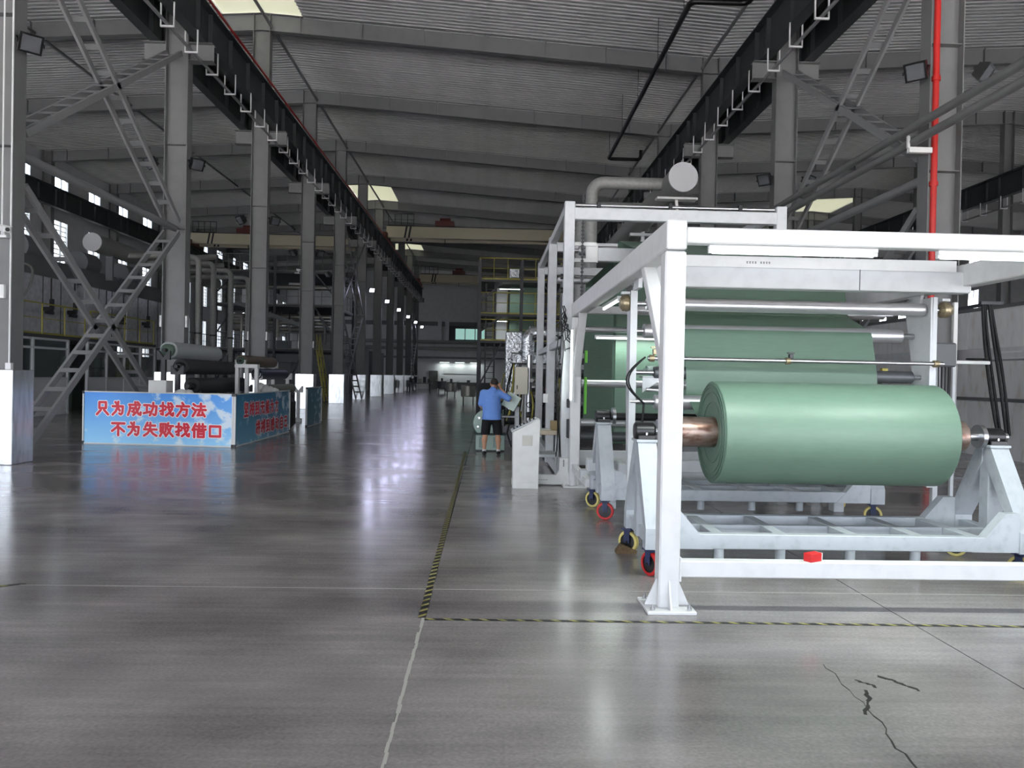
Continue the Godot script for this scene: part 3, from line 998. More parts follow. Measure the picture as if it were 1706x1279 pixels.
func build_line() -> void:
	grained(mat("green_cloth", Color(0.36, 0.455, 0.395), 0.45, 0.0, 0.5), noise_tex(0.02, 31, [[0.0, grey(0.94)], [1.0, grey(1.0)]]), Vector3(0.4, 2.0, 2.0))
	mat("dark_roller", Color(0.32, 0.33, 0.34), 0.45, 0.3)
	grained(mat("brass", Color(0.70, 0.64, 0.52), 0.4, 0.7), noise_tex(0.08, 33, [[0.0, grey(0.4)], [0.5, grey(0.9)], [1.0, grey(1.0)]]), Vector3.ONE * 2.0)
	mat("pale_green", Color(0.60, 0.68, 0.64), 0.5)
	grained(mat("rusty", Color(0.62, 0.56, 0.53), 0.36, 0.7), noise_tex(0.03, 35, [[0.0, Color(0.5, 0.36, 0.3)], [0.35, Color(0.74, 0.64, 0.6)], [0.55, Color(0.92, 0.88, 0.86)], [1.0, Color(1, 1, 1)]]), Vector3(0.35, 0.9, 0.9))
	mat("caster_blue", Color(0.12, 0.16, 0.30), 0.45)
	mat("tyre_red", Color(0.74, 0.13, 0.14), 0.45)
	mat("tyre_yellow", Color(0.80, 0.74, 0.45), 0.5)
	mat("black_iron", Color(0.09, 0.09, 0.095), 0.35)
	mat("red_carton", Color(0.80, 0.10, 0.11), 0.5)
	grained(mat("old_wood", Color(0.45, 0.36, 0.24), 0.8), noise_tex(0.05, 41, [[0.0, grey(0.6)], [1.0, grey(1.0)]]), Vector3(3, 1, 1))
	var glow := mat("lamp_glow", Color(1, 1, 1), 0.4)
	glow.emission_enabled = true
	glow.emission = Color(0.95, 1.0, 0.98)
	glow.emission_energy_multiplier = 4.0
	build_winding_frame()
	build_winder()
	build_cloth()
	trestle(6.95, "grey wheeled trestle carrying the big green roll", false)
	trestle(9.52, "grey wheeled trestle with a bare core, behind the one carrying the roll", true)
	var rb := thing("red_box", "small red carton with a pale end standing on the lower white bar", "carton", P(2.455, 0.361, 5.6))
	var turn := Basis(Vector3.UP, 0.5)
	part("sleeve", S().rbox(P(2.455, 0.392, 5.6), Vector3(0.12, 0.062, 0.07), 0.003, turn), M.red_carton, rb)
	part("end_flap", S().rbox(P(2.455, 0.392, 5.6) + turn * Vector3(0.066, 0, 0), Vector3(0.012, 0.058, 0.066), 0.002, turn), M.white_paint, rb)
	solo("wood_wedge", "brown wooden chock beside the yellow caster", "chock", P(1.37, 0, 7.36), S().prism(P(1.37, 0, 7.36), Vector3.RIGHT, Vector3.UP, [[-0.1, 0.0], [0.1, 0.0], [0.1, 0.03], [-0.05, 0.09], [-0.1, 0.02]], 0.1), M.old_wood)

# ---------------------------------------------------------------- behind the winder
func rail_run(t: Node3D, a: Vector3, b: Vector3, m: Material, h := 1.05, gap := 1.2) -> void:
	var r := part("railing", S().tube(a + Vector3(0, h, 0), b + Vector3(0, h, 0), 0.027, 6).tube(a + Vector3(0, h * 0.52, 0), b + Vector3(0, h * 0.52, 0), 0.016, 6), m, t)
	var n := maxi(1, int(round(a.distance_to(b) / gap)))
	for i in n + 1:
		var p := a.lerp(b, float(i) / n)
		part("railing_post", S().tube(p, p + Vector3(0, h, 0), 0.024, 6), m, r)
	part("toe_board", S().bar(a + Vector3(0, 0.035, 0), b + Vector3(0, 0.035, 0), 0.012, 0.07), m, r)

func build_tall_frame() -> void:
	var t := thing("accumulator_frame", "tall pale grey cloth accumulator tower behind the white portal frame", "frame", P(2.95, 0, 15.0))
	for x in [1.235, 4.64]:
		for d in [12.08, 15.2, 18.6]:
			if x < 2 or d < 13:
				part("post", S().rbox(P(x, 2.255, d), Vector3(0.165, 4.51, 0.16), 0.01), M.frame_grey, t)
			else:
				part("post", S().rbox(P(x, 2.255, d), Vector3(0.13, 4.51, 0.14), 0.01), M.frame_grey, t)
		part("top_rail", S().rbox(P(x, 4.44, 15.4), Vector3(0.12, 0.14, 6.2), 0.008), M.frame_grey, t)
		part("guide_track", S().rbox(P(x + 0.06, 2.4, 13.3), Vector3(0.05, 4.0, 0.1), 0.004), M.steel, t)
		part("guide_track", S().rbox(P(x + 0.06, 2.4, 16.9), Vector3(0.05, 4.0, 0.1), 0.004), M.brace_grey, t)
		part("mid_rail", S().rbox(P(x, 2.3, 15.4), Vector3(0.1, 0.12, 6.2), 0.008), M.frame_grey, t)
		part("sill", S().rbox(P(x, 0.14, 15.4), Vector3(0.14, 0.2, 6.9), 0.01), M.frame_grey, t)
	for d in [12.08, 15.2, 18.6]:
		part("cross_beam", S().rbox(P(2.94, 4.32, d), Vector3(3.3, 0.19, 0.14), 0.01), M.frame_grey, t)
	var sh := part("line_shaft", S().tube(P(1.33, 4.465, 12.08), P(4.55, 4.465, 12.08), 0.025, 12), M.steel, t)
	for x in [1.7, 2.85, 3.98]:
		part("bearing", S().rbox(P(x, 4.47, 12.08), Vector3(0.06, 0.11, 0.1), 0.008), M.dark_steel, sh)
	# lifting carriage with its end plates
	part("carriage_beam", S().rbox(P(2.95, 3.71, 12.28), Vector3(2.7, 0.22, 0.16), 0.01), M.frame_grey, t)
	part("carriage_plate", S().rbox(P(1.62, 3.72, 12.2), Vector3(0.2, 0.3, 0.03), 0.004), M.white_paint, t)
	for y in [3.60, 3.86]:
		part("carriage_arm", S().rbox(P(1.50, y, 12.17), Vector3(0.38, 0.06, 0.05), 0.004), M.white_paint, t)
	for y in [3.1, 3.32]:
		part("guide_wheel", S().lathe(P(1.11, y, 12.08), Vector3.RIGHT, [[0.0, 0.0], [0.045, 0.0], [0.045, 0.05], [0.0, 0.05]], 14), M.dark_steel, t)
	var ch := S()
	var y := 1.0
	while y < 4.62:
		ch.box(P(1.455, y, 12.1), Vector3(0.045, 0.03, 0.012)).box(P(1.455, y + 0.03, 12.1), Vector3(0.018, 0.03, 0.03))
		y += 0.06
	tag(part("chain", ch, M.dark_steel, t, "dark roller chain"), "", "", "", "stuff")
	for q in [[2.05, 0.2], [1.55, 0.34], [1.25, 0.26]]:
		part("guard_strip", S().rbox(P(1.56, q[0], 12.2), Vector3(0.04, q[1], 0.05), 0.004), M.lime, t, "lime green guard")
	roller(t, "dancer_roller", 1.50, 4.45, 1.62, 12.3, 0.062, M.roller, 0.1)
	roller(t, "dancer_roller", 1.50, 4.45, 0.98, 12.3, 0.062, M.roller, 0.1)
	roller(t, "dancer_roller", 1.50, 4.45, 0.75, 12.35, 0.075, M.dark_roller, 0.1)
	roller(t, "dancer_roller", 1.45, 4.45, 3.83, 12.6, 0.08, M.roller, 0.1)
	roller(t, "dancer_roller", 1.45, 4.45, 3.83, 16.5, 0.08, M.roller, 0.1)
	roller(t, "dancer_roller", 1.45, 4.45, 2.5, 12.3, 0.05, M.roller, 0.1)
	part("lower_panel", S().rbox(P(2.9, 0.42, 12.15), Vector3(2.9, 0.24, 0.06), 0.006), M.frame_grey, t)
	# cables and air lines tied to the near post
	var rng := RandomNumberGenerator.new()
	rng.seed = 9
	for i in 7:
		var pts := []
		var a := P(1.16 + rng.randf_range(-0.02, 0.03), 2.75 + rng.randf_range(-0.1, 0.1), 11.97)
		for j in 6:
			pts.append(a + Vector3(rng.randf_range(-0.04, 0.14) * j / 3.0, -j * rng.randf_range(0.06, 0.12), rng.randf_range(-0.02, 0.03)))
		part("cable", S().path(pts, 0.008, 5), M.rubber, t)
	for i in 3:
		var pts := []
		for j in 9:
			pts.append(P(1.14 - 0.03 * i + 0.03 * sin(j * 0.9 + i), 2.6 - j * 0.27, 12.0 + 0.02 * i))
		part("air_line", S().path(pts, 0.009, 5), M.rubber, t)
	part("valve_block", S().rbox(P(1.3, 0.9, 11.95), Vector3(0.12, 0.3, 0.1), 0.01).rbox(P(1.27, 1.3, 11.95), Vector3(0.07, 0.14, 0.07), 0.01), M.dark_steel, t)
	part("junction_box", S().rbox(P(1.02, 1.33, 13.6), Vector3(0.09, 0.16, 0.08), 0.006), M.white_paint, t)

func duct_end(t: Node3D, c: Vector3, r: float, to: Vector3) -> void:
	part("shell", S().tube(c, to, r, 32), M.duct, t)
	part("end_cap", S().lathe(c + Vector3(0, 0, 0.03), Vector3.FORWARD, [[0.0, 0.0], [r + 0.015, 0.0], [r + 0.02, 0.01], [r + 0.02, 0.05], [r, 0.05]], 36), M.pale_cap, t, "flat pale round end cap")

func elbow(pts: Array, r: float, bend: float) -> Array:
	var out := [pts[0]]
	for i in range(1, pts.size() - 1):
		var a: Vector3 = pts[i - 1]; var b: Vector3 = pts[i]; var c: Vector3 = pts[i + 1]
		var k := minf(bend, minf(a.distance_to(b), b.distance_to(c)) * 0.49)
		var p := b + (a - b).normalized() * k
		var q := b + (c - b).normalized() * k
		for j in 7:
			var t := j / 6.0
			out.append(p.lerp(b, t).lerp(b.lerp(q, t), t))
	out.append(pts[-1])
	return out

func build_ducts() -> void:
	var t := thing("air_duct", "round grey air duct with a pale capped end above the accumulator tower", "duct", P(5.1, 6.75, 20.2))
	duct_end(t, P(5.1, 7.145, 20.2), 0.38, P(5.1, 7.145, 40.0))
	for q in [[21.2, 7.2], [23.6, 7.05]]:
		part("branch", S().path(elbow([P(5.1, q[1], q[0]), P(2.78, q[1], q[0]), P(2.78, 3.2, q[0])], 0.17, 0.4), 0.17, 16), M.duct, t)
	part("support", S().rbox(P(5.0, 6.62, 20.5), Vector3(1.1, 0.06, 0.3), 0.005).bar(P(5.0, 6.6, 20.5), P(5.2, 4.52, 20.5), 0.07, 0.07), M.white_paint, t)
	part("support", S().rbox(P(5.2, 5.0, 26.0), Vector3(0.12, 4.0, 0.12), 0.005).rbox(P(5.2, 6.68, 26.0), Vector3(0.9, 0.1, 0.2), 0.005), M.frame_grey, t)
	part("leg", S().rbox(P(5.25, 2.26, 20.5), Vector3(0.14, 4.52, 0.14), 0.006), M.frame_grey, t)
	part("leg", S().rbox(P(5.2, 1.5, 26.0), Vector3(0.14, 3.0, 0.14), 0.006), M.frame_grey, t)
	# pair of service pipes along the right row
	for q in [[7.55, 6.33, 0.075, "upper"], [7.55, 6.06, 0.075, "lower"]]:
		solo("service_pipe", "%s of two parallel grey service pipes bracketed to the right columns" % q[3], "pipe", P(q[0], q[1], 4.0), S().tube(P(q[0], q[1], -6.0), P(q[0], q[1], 44.0), q[2], 12), M.column_grey)
	var br := thing("pipe_bracket", "white channel bracket under the service pipes on the right column", "bracket", P(7.72, 5.86, 13.45))
	part("arm", S().rbox(P(7.68, 5.92, 13.45), Vector3(0.42, 0.1, 0.1), 0.006), M.white_paint, br)
	part("clip", S().rbox(P(7.47, 6.06, 13.45), Vector3(0.04, 0.22, 0.06), 0.004), M.white_paint, br)
	solo("fire_pipe", "bright red fire water pipe running up the right column", "pipe", P(7.98, 0, 13.5), S().tube(P(7.98, 0.0, 13.5), P(7.98, 13.8, 13.5), 0.055, 14).lathe(P(7.98, 5.3, 13.5), Vector3.UP, [[0.0, 0.0], [0.075, 0.0], [0.075, 0.08], [0.0, 0.08]], 12).lathe(P(7.98, 7.2, 13.5), Vector3.UP, [[0.0, 0.0], [0.075, 0.0], [0.075, 0.08], [0.0, 0.08]], 12), M.red)
	# black radiant heater loop hung under the roof
	var h := thing("heater_tube", "black looped heater tube hung under the middle roof", "heater", P(6.4, 12.5, 29.0))
	part("loop", S().path(elbow([P(7.25, 12.95, 37.1), P(7.25, 12.5, 37.1), P(5.65, 12.5, 37.1), P(5.55, 12.5, 21.5), P(7.2, 12.5, 21.5), P(7.2, 12.5, 12.0)], 0.08, 0.25), 0.085, 12), M.black, h)
	for d in [22.5, 26.0, 29.5, 33.0, 36.5]:
		part("hanger", S().tube(P(5.6, 12.58, d), P(5.6, roof_y(5.6) - 0.01, d), 0.012, 6), M.dark_steel, h)

func build_partition() -> void:
	var w := setting("wall_partition")
	w.position = P(12.0, 0, 12.0)
	var panel := S()
	panel.rbox(Vector3(0, 0, 0), Vector3(0.06, 2.11, 1.19), 0.004)
	var hi := panel.mesh(M.partition)
	var lower := S()
	lower.rbox(Vector3(0, 0, 0), Vector3(0.06, 1.33, 1.19), 0.004)
	var lo := lower.mesh(M.partition)
	for i in 32:
		var d := 1.2 * i
		piece("panel", hi, w, Vector3(0, 2.475, -d))
		piece("panel", lo, w, Vector3(0, 0.665, -d))
	part("rail", S().box(P(11.97, 1.375, 30.6), Vector3(0.1, 0.07, 38.4)), M.beam_grey, w)
	part("rail", S().box(P(11.97, 3.57, 30.6), Vector3(0.1, 0.08, 38.4)), M.beam_grey, w)
	# cable tray on hangers, in front of the partition
	var t := thing("cable_tray", "grey sheet cable tray in front of the pale partition", "tray", P(9.0, 2.2, 12.0))
	part("channel", S().rbox(P(8.6, 2.25, 14.0), Vector3(0.02, 0.2, 12.0), 0.003).rbox(P(8.85, 2.16, 14.0), Vector3(0.5, 0.02, 12.0), 0.003), M.frame_grey, t)
	part("tray_label", S().box(P(8.588, 2.27, 12.2), Vector3(0.004, 0.03, 0.5)), M.white_metal, t)
	for d in [9.0, 14.5, 19.5]:
		part("hanger", S().box(P(9.08, 1.08, d), Vector3(0.06, 2.16, 0.06)), M.frame_grey, t)
	var b := thing("pipe_hanger", "white L-shaped tube bracket beside the cable tray", "bracket", P(6.6, 0, 10.6))
	part("upright", S().rbox(P(6.62, 2.45, 10.6), Vector3(0.06, 0.86, 0.06), 0.005), M.white_paint, b)
	part("foot", S().rbox(P(6.86, 2.03, 10.6), Vector3(0.55, 0.05, 0.06), 0.005), M.white_paint, b)
	part("stand", S().rbox(P(6.62, 1.01, 10.6), Vector3(0.05, 2.02, 0.05), 0.005), M.frame_grey, b)
	part("coil", S().ring(P(6.95, 2.08, 10.6), Vector3.UP, 0.12, 0.014, 20, 6), M.rubber, b)
	var k := thing("hose_bundle", "bundle of black hoses hanging past the cable tray", "hoses", P(7.5, 1.0, 11.2))
	for i in 4:
		var pts := []
		for j in 10:
			var u := j / 9.0
			pts.append(P(7.42 + 0.05 * i + 0.16 * sin(u * 2.6) * (0.4 + 0.2 * i) - 0.1 * u * (1.0 - u) + 0.25 * u * u, lerpf(2.92, 0.95, u), 11.2 + 0.03 * (i % 2)))
		part("hose", S().path(pts, 0.022, 8), M.rubber, k)
	part("clip_rail", S().rbox(P(7.55, 2.95, 11.2), Vector3(0.34, 0.05, 0.05), 0.004).bar(P(7.55, 2.95, 11.2), P(7.87, 2.95, 13.62), 0.04, 0.05), M.tower_dark, k)
	var e := thing("switch_box", "dark grey electrical box on a stand beyond the winder", "box", P(5.9, 0, 9.9))
	part("case", S().rbox(P(5.98, 2.10, 9.9), Vector3(0.36, 0.32, 0.22), 0.02), M.box_grey, e)
	part("stand", S().rbox(P(5.98, 0.97, 9.95), Vector3(0.07, 1.95, 0.07), 0.005), M.frame_grey, e)
	for i in 6:
		part("lead", S().tube(P(5.86 + i * 0.045, 1.95, 9.85), P(5.87 + i * 0.043, 1.45, 9.85), 0.008, 6), M.rubber, e)

func build_console() -> void:
	var t := thing("control_console", "white sloping-top control console on the polished floor beside the accumulator", "console", P(0.58, 0, 11.75))
	part("body", S().prism(P(0.39, 0.1, 11.75), Vector3.RIGHT, Vector3.UP, [[0, 0], [0.385, 0], [0.40, 0.955], [0.36, 0.955], [-0.01, 0.76]], 0.5), M.white_paint, t)
	part("plinth", S().rbox(P(0.582, 0.05, 11.75), Vector3(0.395, 0.1, 0.5), 0.004), M.white_paint, t)
	part("top", S().bar(P(0.355, 0.865, 11.75), P(0.755, 1.068, 11.75), 0.52, 0.016, 0.003), M.frame_grey, t)
	part("name_plate", S().rbox(P(0.60, 0.735, 11.497), Vector3(0.155, 0.155, 0.006), 0.002), M.steel_dull, t, "square brushed metal plate")
	var kn := S()
	for i in 7:
		kn.tube(P(0.40 + i * 0.05, 0.90 + i * 0.0254, 11.62), P(0.39 + i * 0.05, 0.925 + i * 0.0254, 11.62), 0.012, 8)
	part("button_row", kn, M.dark_steel, t)
	# bench, carton and trunking behind it
	var b := thing("work_bench", "small bench with a pale wooden top beside the console", "bench", P(0.98, 0, 12.6))
	part("bench_top", S().rbox(P(0.98, 0.80, 12.6), Vector3(0.5, 0.07, 0.6), 0.006), M.pale_wood, b)
	for x in [0.78, 1.16]:
		for d in [12.35, 12.85]:
			part("leg", S().rbox(P(x, 0.385, d), Vector3(0.035, 0.765, 0.035), 0.004), M.frame_grey, b)
	part("shelf", S().rbox(P(0.98, 0.42, 12.6), Vector3(0.42, 0.05, 0.52), 0.004), M.frame_grey, b)
	solo("cardboard_box", "small brown cardboard carton standing on the bench", "carton", P(1.12, 0.836, 12.5), S().rbox(P(1.12, 0.912, 12.5), Vector3(0.175, 0.15, 0.2), 0.003), M.cardboard)
	solo("paper_stack", "loose white papers lying on the bench beside the carton", "papers", P(0.92, 0.836, 12.5), S().box(P(0.92, 0.846, 12.5), Vector3(0.17, 0.018, 0.24), Basis(Vector3.UP, 0.2)), M.white_paint)
	var k := thing("cable_trunking", "white L-shaped cable trunking on the floor between console and post", "trunking", P(1.0, 0, 11.9))
	part("run", S().rbox(P(0.97, 0.09, 11.95), Vector3(0.42, 0.15, 0.12), 0.006), M.white_paint, k)
	part("riser", S().prism(P(1.0, 0.015, 11.95), Vector3.RIGHT, Vector3.UP, [[0.08, 0.15], [0.2, 0.0], [0.27, 0.0], [0.27, 0.42], [0.13, 0.42], [0.13, 0.22]], 0.122), M.white_paint, k)
	var dots := S()
	for i in 5:
		dots.box(P(1.2, 0.40 - i * 0.022, 11.886), Vector3(0.02, 0.012, 0.004)).box(P(0.82 + 0.03 * i, 0.09, 11.886), Vector3(0.012, 0.012, 0.004))
	part("slots", dots, M.dark_steel, k)

func build_blower() -> void:
	var t := thing("blower", "pale grey-green centrifugal blower with round housing on a vented box", "blower", P(0.0, 0, 17.4))
	part("base", S().rbox(P(0.05, 0.20, 17.4), Vector3(0.66, 0.34, 0.5), 0.012), M.pale_green, t)
	part("plinth", S().rbox(P(0.05, 0.02, 17.4), Vector3(0.62, 0.04, 0.46), 0.006), M.black, t)
	part("shelf", S().rbox(P(0.05, 0.39, 17.4), Vector3(0.72, 0.04, 0.54), 0.006), M.dark_green, t)
	part("housing", S().lathe(P(-0.05, 0.63, 17.55), Vector3.BACK, [[0.0, 0.0], [0.28, 0.0], [0.30, 0.02], [0.30, 0.22], [0.28, 0.25], [0.06, 0.26], [0.0, 0.26]], 36), M.pale_green, t)
	part("outlet", S().rbox(P(0.08, 0.5, 17.45), Vector3(0.3, 0.2, 0.2), 0.01), M.pale_green, t)
	for i in 6:
		var a := TAU * i / 6.0 + 0.4
		part("bolt", S().tube(P(-0.05 + 0.2 * cos(a), 0.63 + 0.2 * sin(a), 17.29), P(-0.05 + 0.2 * cos(a), 0.63 + 0.2 * sin(a), 17.25), 0.025, 8), M.steel, t)
	var sl := S()
	for i in 9:
		for j in 4:
			sl.box(P(-0.18 + j * 0.06 + (0.2 if j > 1 else 0.0), 0.10 + i * 0.026, 17.148), Vector3(0.045, 0.01, 0.004))
	part("vent_slots", sl, M.dark_green, t)
	var p := thing("operator_panel", "tilted pale green operator panel on a grey pedestal in front of the worker", "panel", P(0.60, 0, 16.7))
	part("pedestal", S().rbox(P(0.64, 0.52, 16.75), Vector3(0.08, 1.04, 0.08), 0.006), M.frame_grey, p)
	part("screen_board", S().box(P(0.50, 1.16, 16.6), Vector3(0.32, 0.34, 0.06), Basis(Vector3.BACK, -0.5) * Basis(Vector3.UP, -0.3)), M.pale_panel, p)
	part("arm", S().tube(P(0.3, 0.82, 16.7), P(0.66, 0.82, 16.7), 0.02, 8), M.frame_grey, p)
	part("cable", S().path([P(0.5, 0.8, 16.75), P(0.42, 0.45, 16.8), P(0.52, 0.15, 16.85), P(0.8, 0.03, 16.9)], 0.018, 6), M.rubber, p)

# the coating line running on down the hall behind the worker
func build_coating_line() -> void:
	var rng := RandomNumberGenerator.new()
	rng.seed = 77
	var names := ["first", "second", "third", "fourth", "fifth"]
	var what := ["roller stand with dark rollers and hoses behind the operator panel", "coating stand with silver lagged hood behind the first roller stand", "drying stand with stacked steel rollers under the silver duct", "squeeze stand with tall grey side frames before the green tower", "feed stand with dark rollers at the foot of the green tower"]
	for i in 5:
		var d := 20.6 + i * 3.1
		var t := thing("roller_stand", what[i], "machine", P(2.4, 0, d))
		var hgt: float = [2.0, 2.5, 2.2, 2.7, 2.3][i]
		for x in [0.95, 3.9]:
			part("side_frame", S().prism(P(x, 0, d), Vector3.FORWARD, Vector3.UP, [[-0.9, 0.0], [0.9, 0.0], [0.75, 0.5], [0.55, hgt], [-0.35, hgt], [-0.5, 0.9]], 0.09), M.machine_grey if i % 2 else M.frame_grey, t)
			for j in 3:
				part("bearing", S().rbox(P(x - 0.06, 0.7 + j * 0.45, d - 0.35 + 0.2 * (j % 2)), Vector3(0.08, 0.16, 0.18), 0.01), M.dark_steel, t)
		for j in 4:
			roller(t, "roller", 1.05, 3.8, 0.6 + j * 0.42, d - 0.4 + 0.25 * (j % 2), rng.randf_range(0.07, 0.14), [M.dark_roller, M.roller, M.steel][j % 3], 0.1, 16)
		part("cross_beam", S().rbox(P(2.4, hgt - 0.1, d + 0.1), Vector3(3.0, 0.16, 0.16), 0.01), M.frame_grey, t)
		var mo := part("gear_motor", S().tube(P(0.42, 0.55, d - 0.3), P(0.88, 0.55, d - 0.3), 0.13, 16).rbox(P(0.8, 0.55, d - 0.3), Vector3(0.2, 0.3, 0.3), 0.02), M.machine_green if i % 2 else M.dark_steel, t)
		part("foot", S().rbox(P(0.66, 0.2, d - 0.3), Vector3(0.4, 0.4, 0.3), 0.01), M.machine_grey, mo)
		part("panel", S().rbox(P(0.86, 1.5, d - 0.55), Vector3(0.3, 0.55, 0.05), 0.01), M.pale_panel, t)
		for j in 6:
			var a := P(0.8 + rng.randf_range(-0.1, 0.2), hgt - rng.randf_range(0.1, 0.7), d - 0.6 + rng.randf_range(-0.1, 0.1))
			var b := P(0.75 + rng.randf_range(-0.3, 0.3), rng.randf_range(0.1, 0.7), d - 0.6)
			var mid := (a + b) * 0.5 + Vector3(rng.randf_range(-0.25, 0.1), 0, 0.1)
			var pts := []
			for q in 9:
				var u := q / 8.0
				pts.append(a.lerp(mid, u).lerp(mid.lerp(b, u), u))
			part("hose", S().path(pts, rng.randf_range(0.012, 0.028), 6), [M.rubber, M.yellow, M.steel_dull][j % 3] if j < 5 else M.rubber, t)
		for j in 5:
			part("valve", S().rbox(P(0.84 + rng.randf_range(-0.1, 0.1), rng.randf_range(0.8, hgt - 0.2), d - 0.5), Vector3(rng.randf_range(0.06, 0.16), rng.randf_range(0.06, 0.2), 0.1), 0.012), [M.steel, M.dark_steel, M.brass][j % 3], t)
	# lagged silver ducts over the stands
	var k := thing("lagged_duct", "bright silver lagged duct with an elbow above the roller stands", "duct", P(2.0, 2.6, 21.5))
	part("main", S().tube(P(1.12, 2.95, 21.4), P(4.4, 2.95, 21.4), 0.2, 24), M.foil, k)
	part("elbow", S().path(elbow([P(1.6, 2.95, 21.4), P(1.08, 2.95, 21.4), P(1.08, 2.2, 21.4)], 0.2, 0.35), 0.19, 20), M.foil, k)
	part("drop", S().path(elbow([P(1.75, 2.85, 21.0), P(1.75, 2.3, 21.0), P(1.75, 1.9, 21.0)], 0.2, 0.1), 0.16, 18), M.foil, k)
	part("stay", S().box(P(3.6, 2.4, 21.4), Vector3(0.08, 0.8, 0.08)), M.frame_grey, k)
	solo("foil_hood", "crumpled silver foil-wrapped hood over the first stands", "hood", P(1.2, 2.0, 23.0), S().rbox(P(1.5, 2.26, 22.9), Vector3(1.7, 0.34, 0.7), 0.04), M.foil)
	solo("foil_column", "upright foil-wrapped chamber in front of the green tower", "chamber", P(0.75, 0, 27.0), S().rbox(P(0.80, 1.62, 25.6), Vector3(0.55, 3.2, 0.6), 0.03), M.foil)
	var wc := thing("white_cabinet", "cream switch cabinet raised on slim legs behind the operator panel", "cabinet", P(0.80, 0, 18.9))
	part("case", S().rbox(P(0.80, 1.61, 18.9), Vector3(0.32, 0.68, 0.3), 0.01), M.cream, wc)
	part("door_handle", S().rbox(P(0.70, 1.45, 18.74), Vector3(0.02, 0.1, 0.02), 0.004), M.black, wc)
	for x in [0.68, 0.92]:
		part("leg", S().rbox(P(x, 0.635, 18.95), Vector3(0.045, 1.27, 0.045), 0.004), M.frame_grey, wc)
	# pipework between cabinet and first stand
	var vm := thing("valve_manifold", "tangle of steel pipes, black hoses and valves beside the accumulator tower", "manifold", P(1.35, 0, 19.3))
	part("bed", S().rbox(P(1.5, 0.2, 19.4), Vector3(1.2, 0.4, 0.7), 0.02), M.machine_grey, vm)
	for i in 5:
		var x := 1.02 + i * 0.21
		part("riser", S().tube(P(x, 0.4, 19.25), P(x, rng.randf_range(1.4, 2.3), 19.25), rng.randf_range(0.035, 0.075), 12), [M.steel, M.steel_dull, M.dark_steel][i % 3], vm)
		part("valve_body", S().rbox(P(x, 0.75 + 0.17 * (i % 3), 19.2), Vector3(0.15, 0.14, 0.18), 0.02), [M.dark_steel, M.machine_green, M.black_iron][i % 3], vm)
		part("hand_wheel", S().ring(P(x, 1.0 + 0.17 * (i % 3), 19.08), Vector3.BACK, 0.06, 0.011, 16, 6), M.red if i == 2 else M.dark_steel, vm)
	for i in 3:
		part("header", S().tube(P(0.95, 0.62 + 0.5 * i, 19.35), P(2.1, 0.62 + 0.5 * i, 19.35), 0.05, 12), [M.steel, M.duct, M.steel_dull][i], vm)
	for i in 7:
		var p := P(0.95 + rng.randf_range(0.0, 1.0), rng.randf_range(1.2, 2.1), 19.1)
		var q := P(0.85 + rng.randf_range(0.0, 1.0), rng.randf_range(0.05, 0.6), 18.95)
		var mid := (p + q) * 0.5 + Vector3(rng.randf_range(-0.3, 0.2), rng.randf_range(-0.2, 0.1), 0.12)
		var pts := []
		for k2 in 9:
			var u := k2 / 8.0
			pts.append(p.lerp(mid, u).lerp(mid.lerp(q, u), u))
		part("hose", S().path(pts, rng.randf_range(0.012, 0.024), 6), [M.rubber, M.rubber, M.yellow][i % 3], vm)
	for i in 4:
		part("gauge", S().tube(P(1.08 + i * 0.24, 1.62 - 0.1 * (i % 2), 19.16), P(1.08 + i * 0.24, 1.62 - 0.1 * (i % 2), 19.1), 0.05, 14), M.white_metal, vm)
	part("drive_motor", S().tube(P(1.25, 0.55, 18.9), P(1.75, 0.55, 18.9), 0.14, 16).rbox(P(1.5, 0.45, 18.95), Vector3(0.4, 0.2, 0.3), 0.02), M.dark_steel, vm)

func steel_tower(t: Node3D, x0: float, x1: float, d0: float, d1: float, levels: Array, rail: Material, leg: Material) -> void:
	var top: float = levels[-1]
	for x in [x0, (x0 + x1) * 0.5, x1]:
		for d in [d0, d1]:
			part("leg", S().box(P(x, (top + 1.0) * 0.5, d), Vector3(0.16, top + 1.0, 0.16)), leg, t)
	for y in levels:
		var dk := part("deck", S().box(P((x0 + x1) * 0.5, y, (d0 + d1) * 0.5), Vector3(x1 - x0, 0.12, d1 - d0)), leg, t)
		part("fascia", S().box(P((x0 + x1) * 0.5, y - 0.02, d0 - 0.02), Vector3(x1 - x0 + 0.1, 0.09, 0.03)), leg, dk)
		rail_run(t, P(x0, y + 0.06, d0), P(x1, y + 0.06, d0), rail, 1.05, 0.75)
		rail_run(t, P(x1, y + 0.06, d0), P(x1, y + 0.06, d1), rail)
		rail_run(t, P(x0, y + 0.06, d0), P(x0, y + 0.06, d1), rail)
	for i in levels.size():
		var y1: float = levels[i]
		var y0: float = levels[i - 1] if i else 0.0
		part("knee", S().bar(P(x0 + 1.1, y1 - 0.1, d0), P(x0 + 0.1, lerpf(y0, y1, 0.4), d0), 0.08, 0.08), leg, t)
		part("knee", S().bar(P(x1 - 1.1, y1 - 0.1, d0), P(x1 - 0.1, lerpf(y0, y1, 0.4), d0), 0.08, 0.08), leg, t)

func ladder(t: Node3D, p: Vector3, q: Vector3, across: Vector3, w: float, m: Material, step := 0.3) -> void:
	for e in [-1, 1]:
		part("stringer", S().bar(p + across * e * w * 0.5, q + across * e * w * 0.5, 0.05, 0.08), m, t)
	var n := int(p.distance_to(q) / step)
	var rung := S()
	rung.bar(-across * w * 0.5, across * w * 0.5, 0.03, 0.03)
	var rm := rung.mesh(m)
	for i in range(1, n):
		piece("rung", rm, t, p.lerp(q, float(i) / n) - origin_of(t))

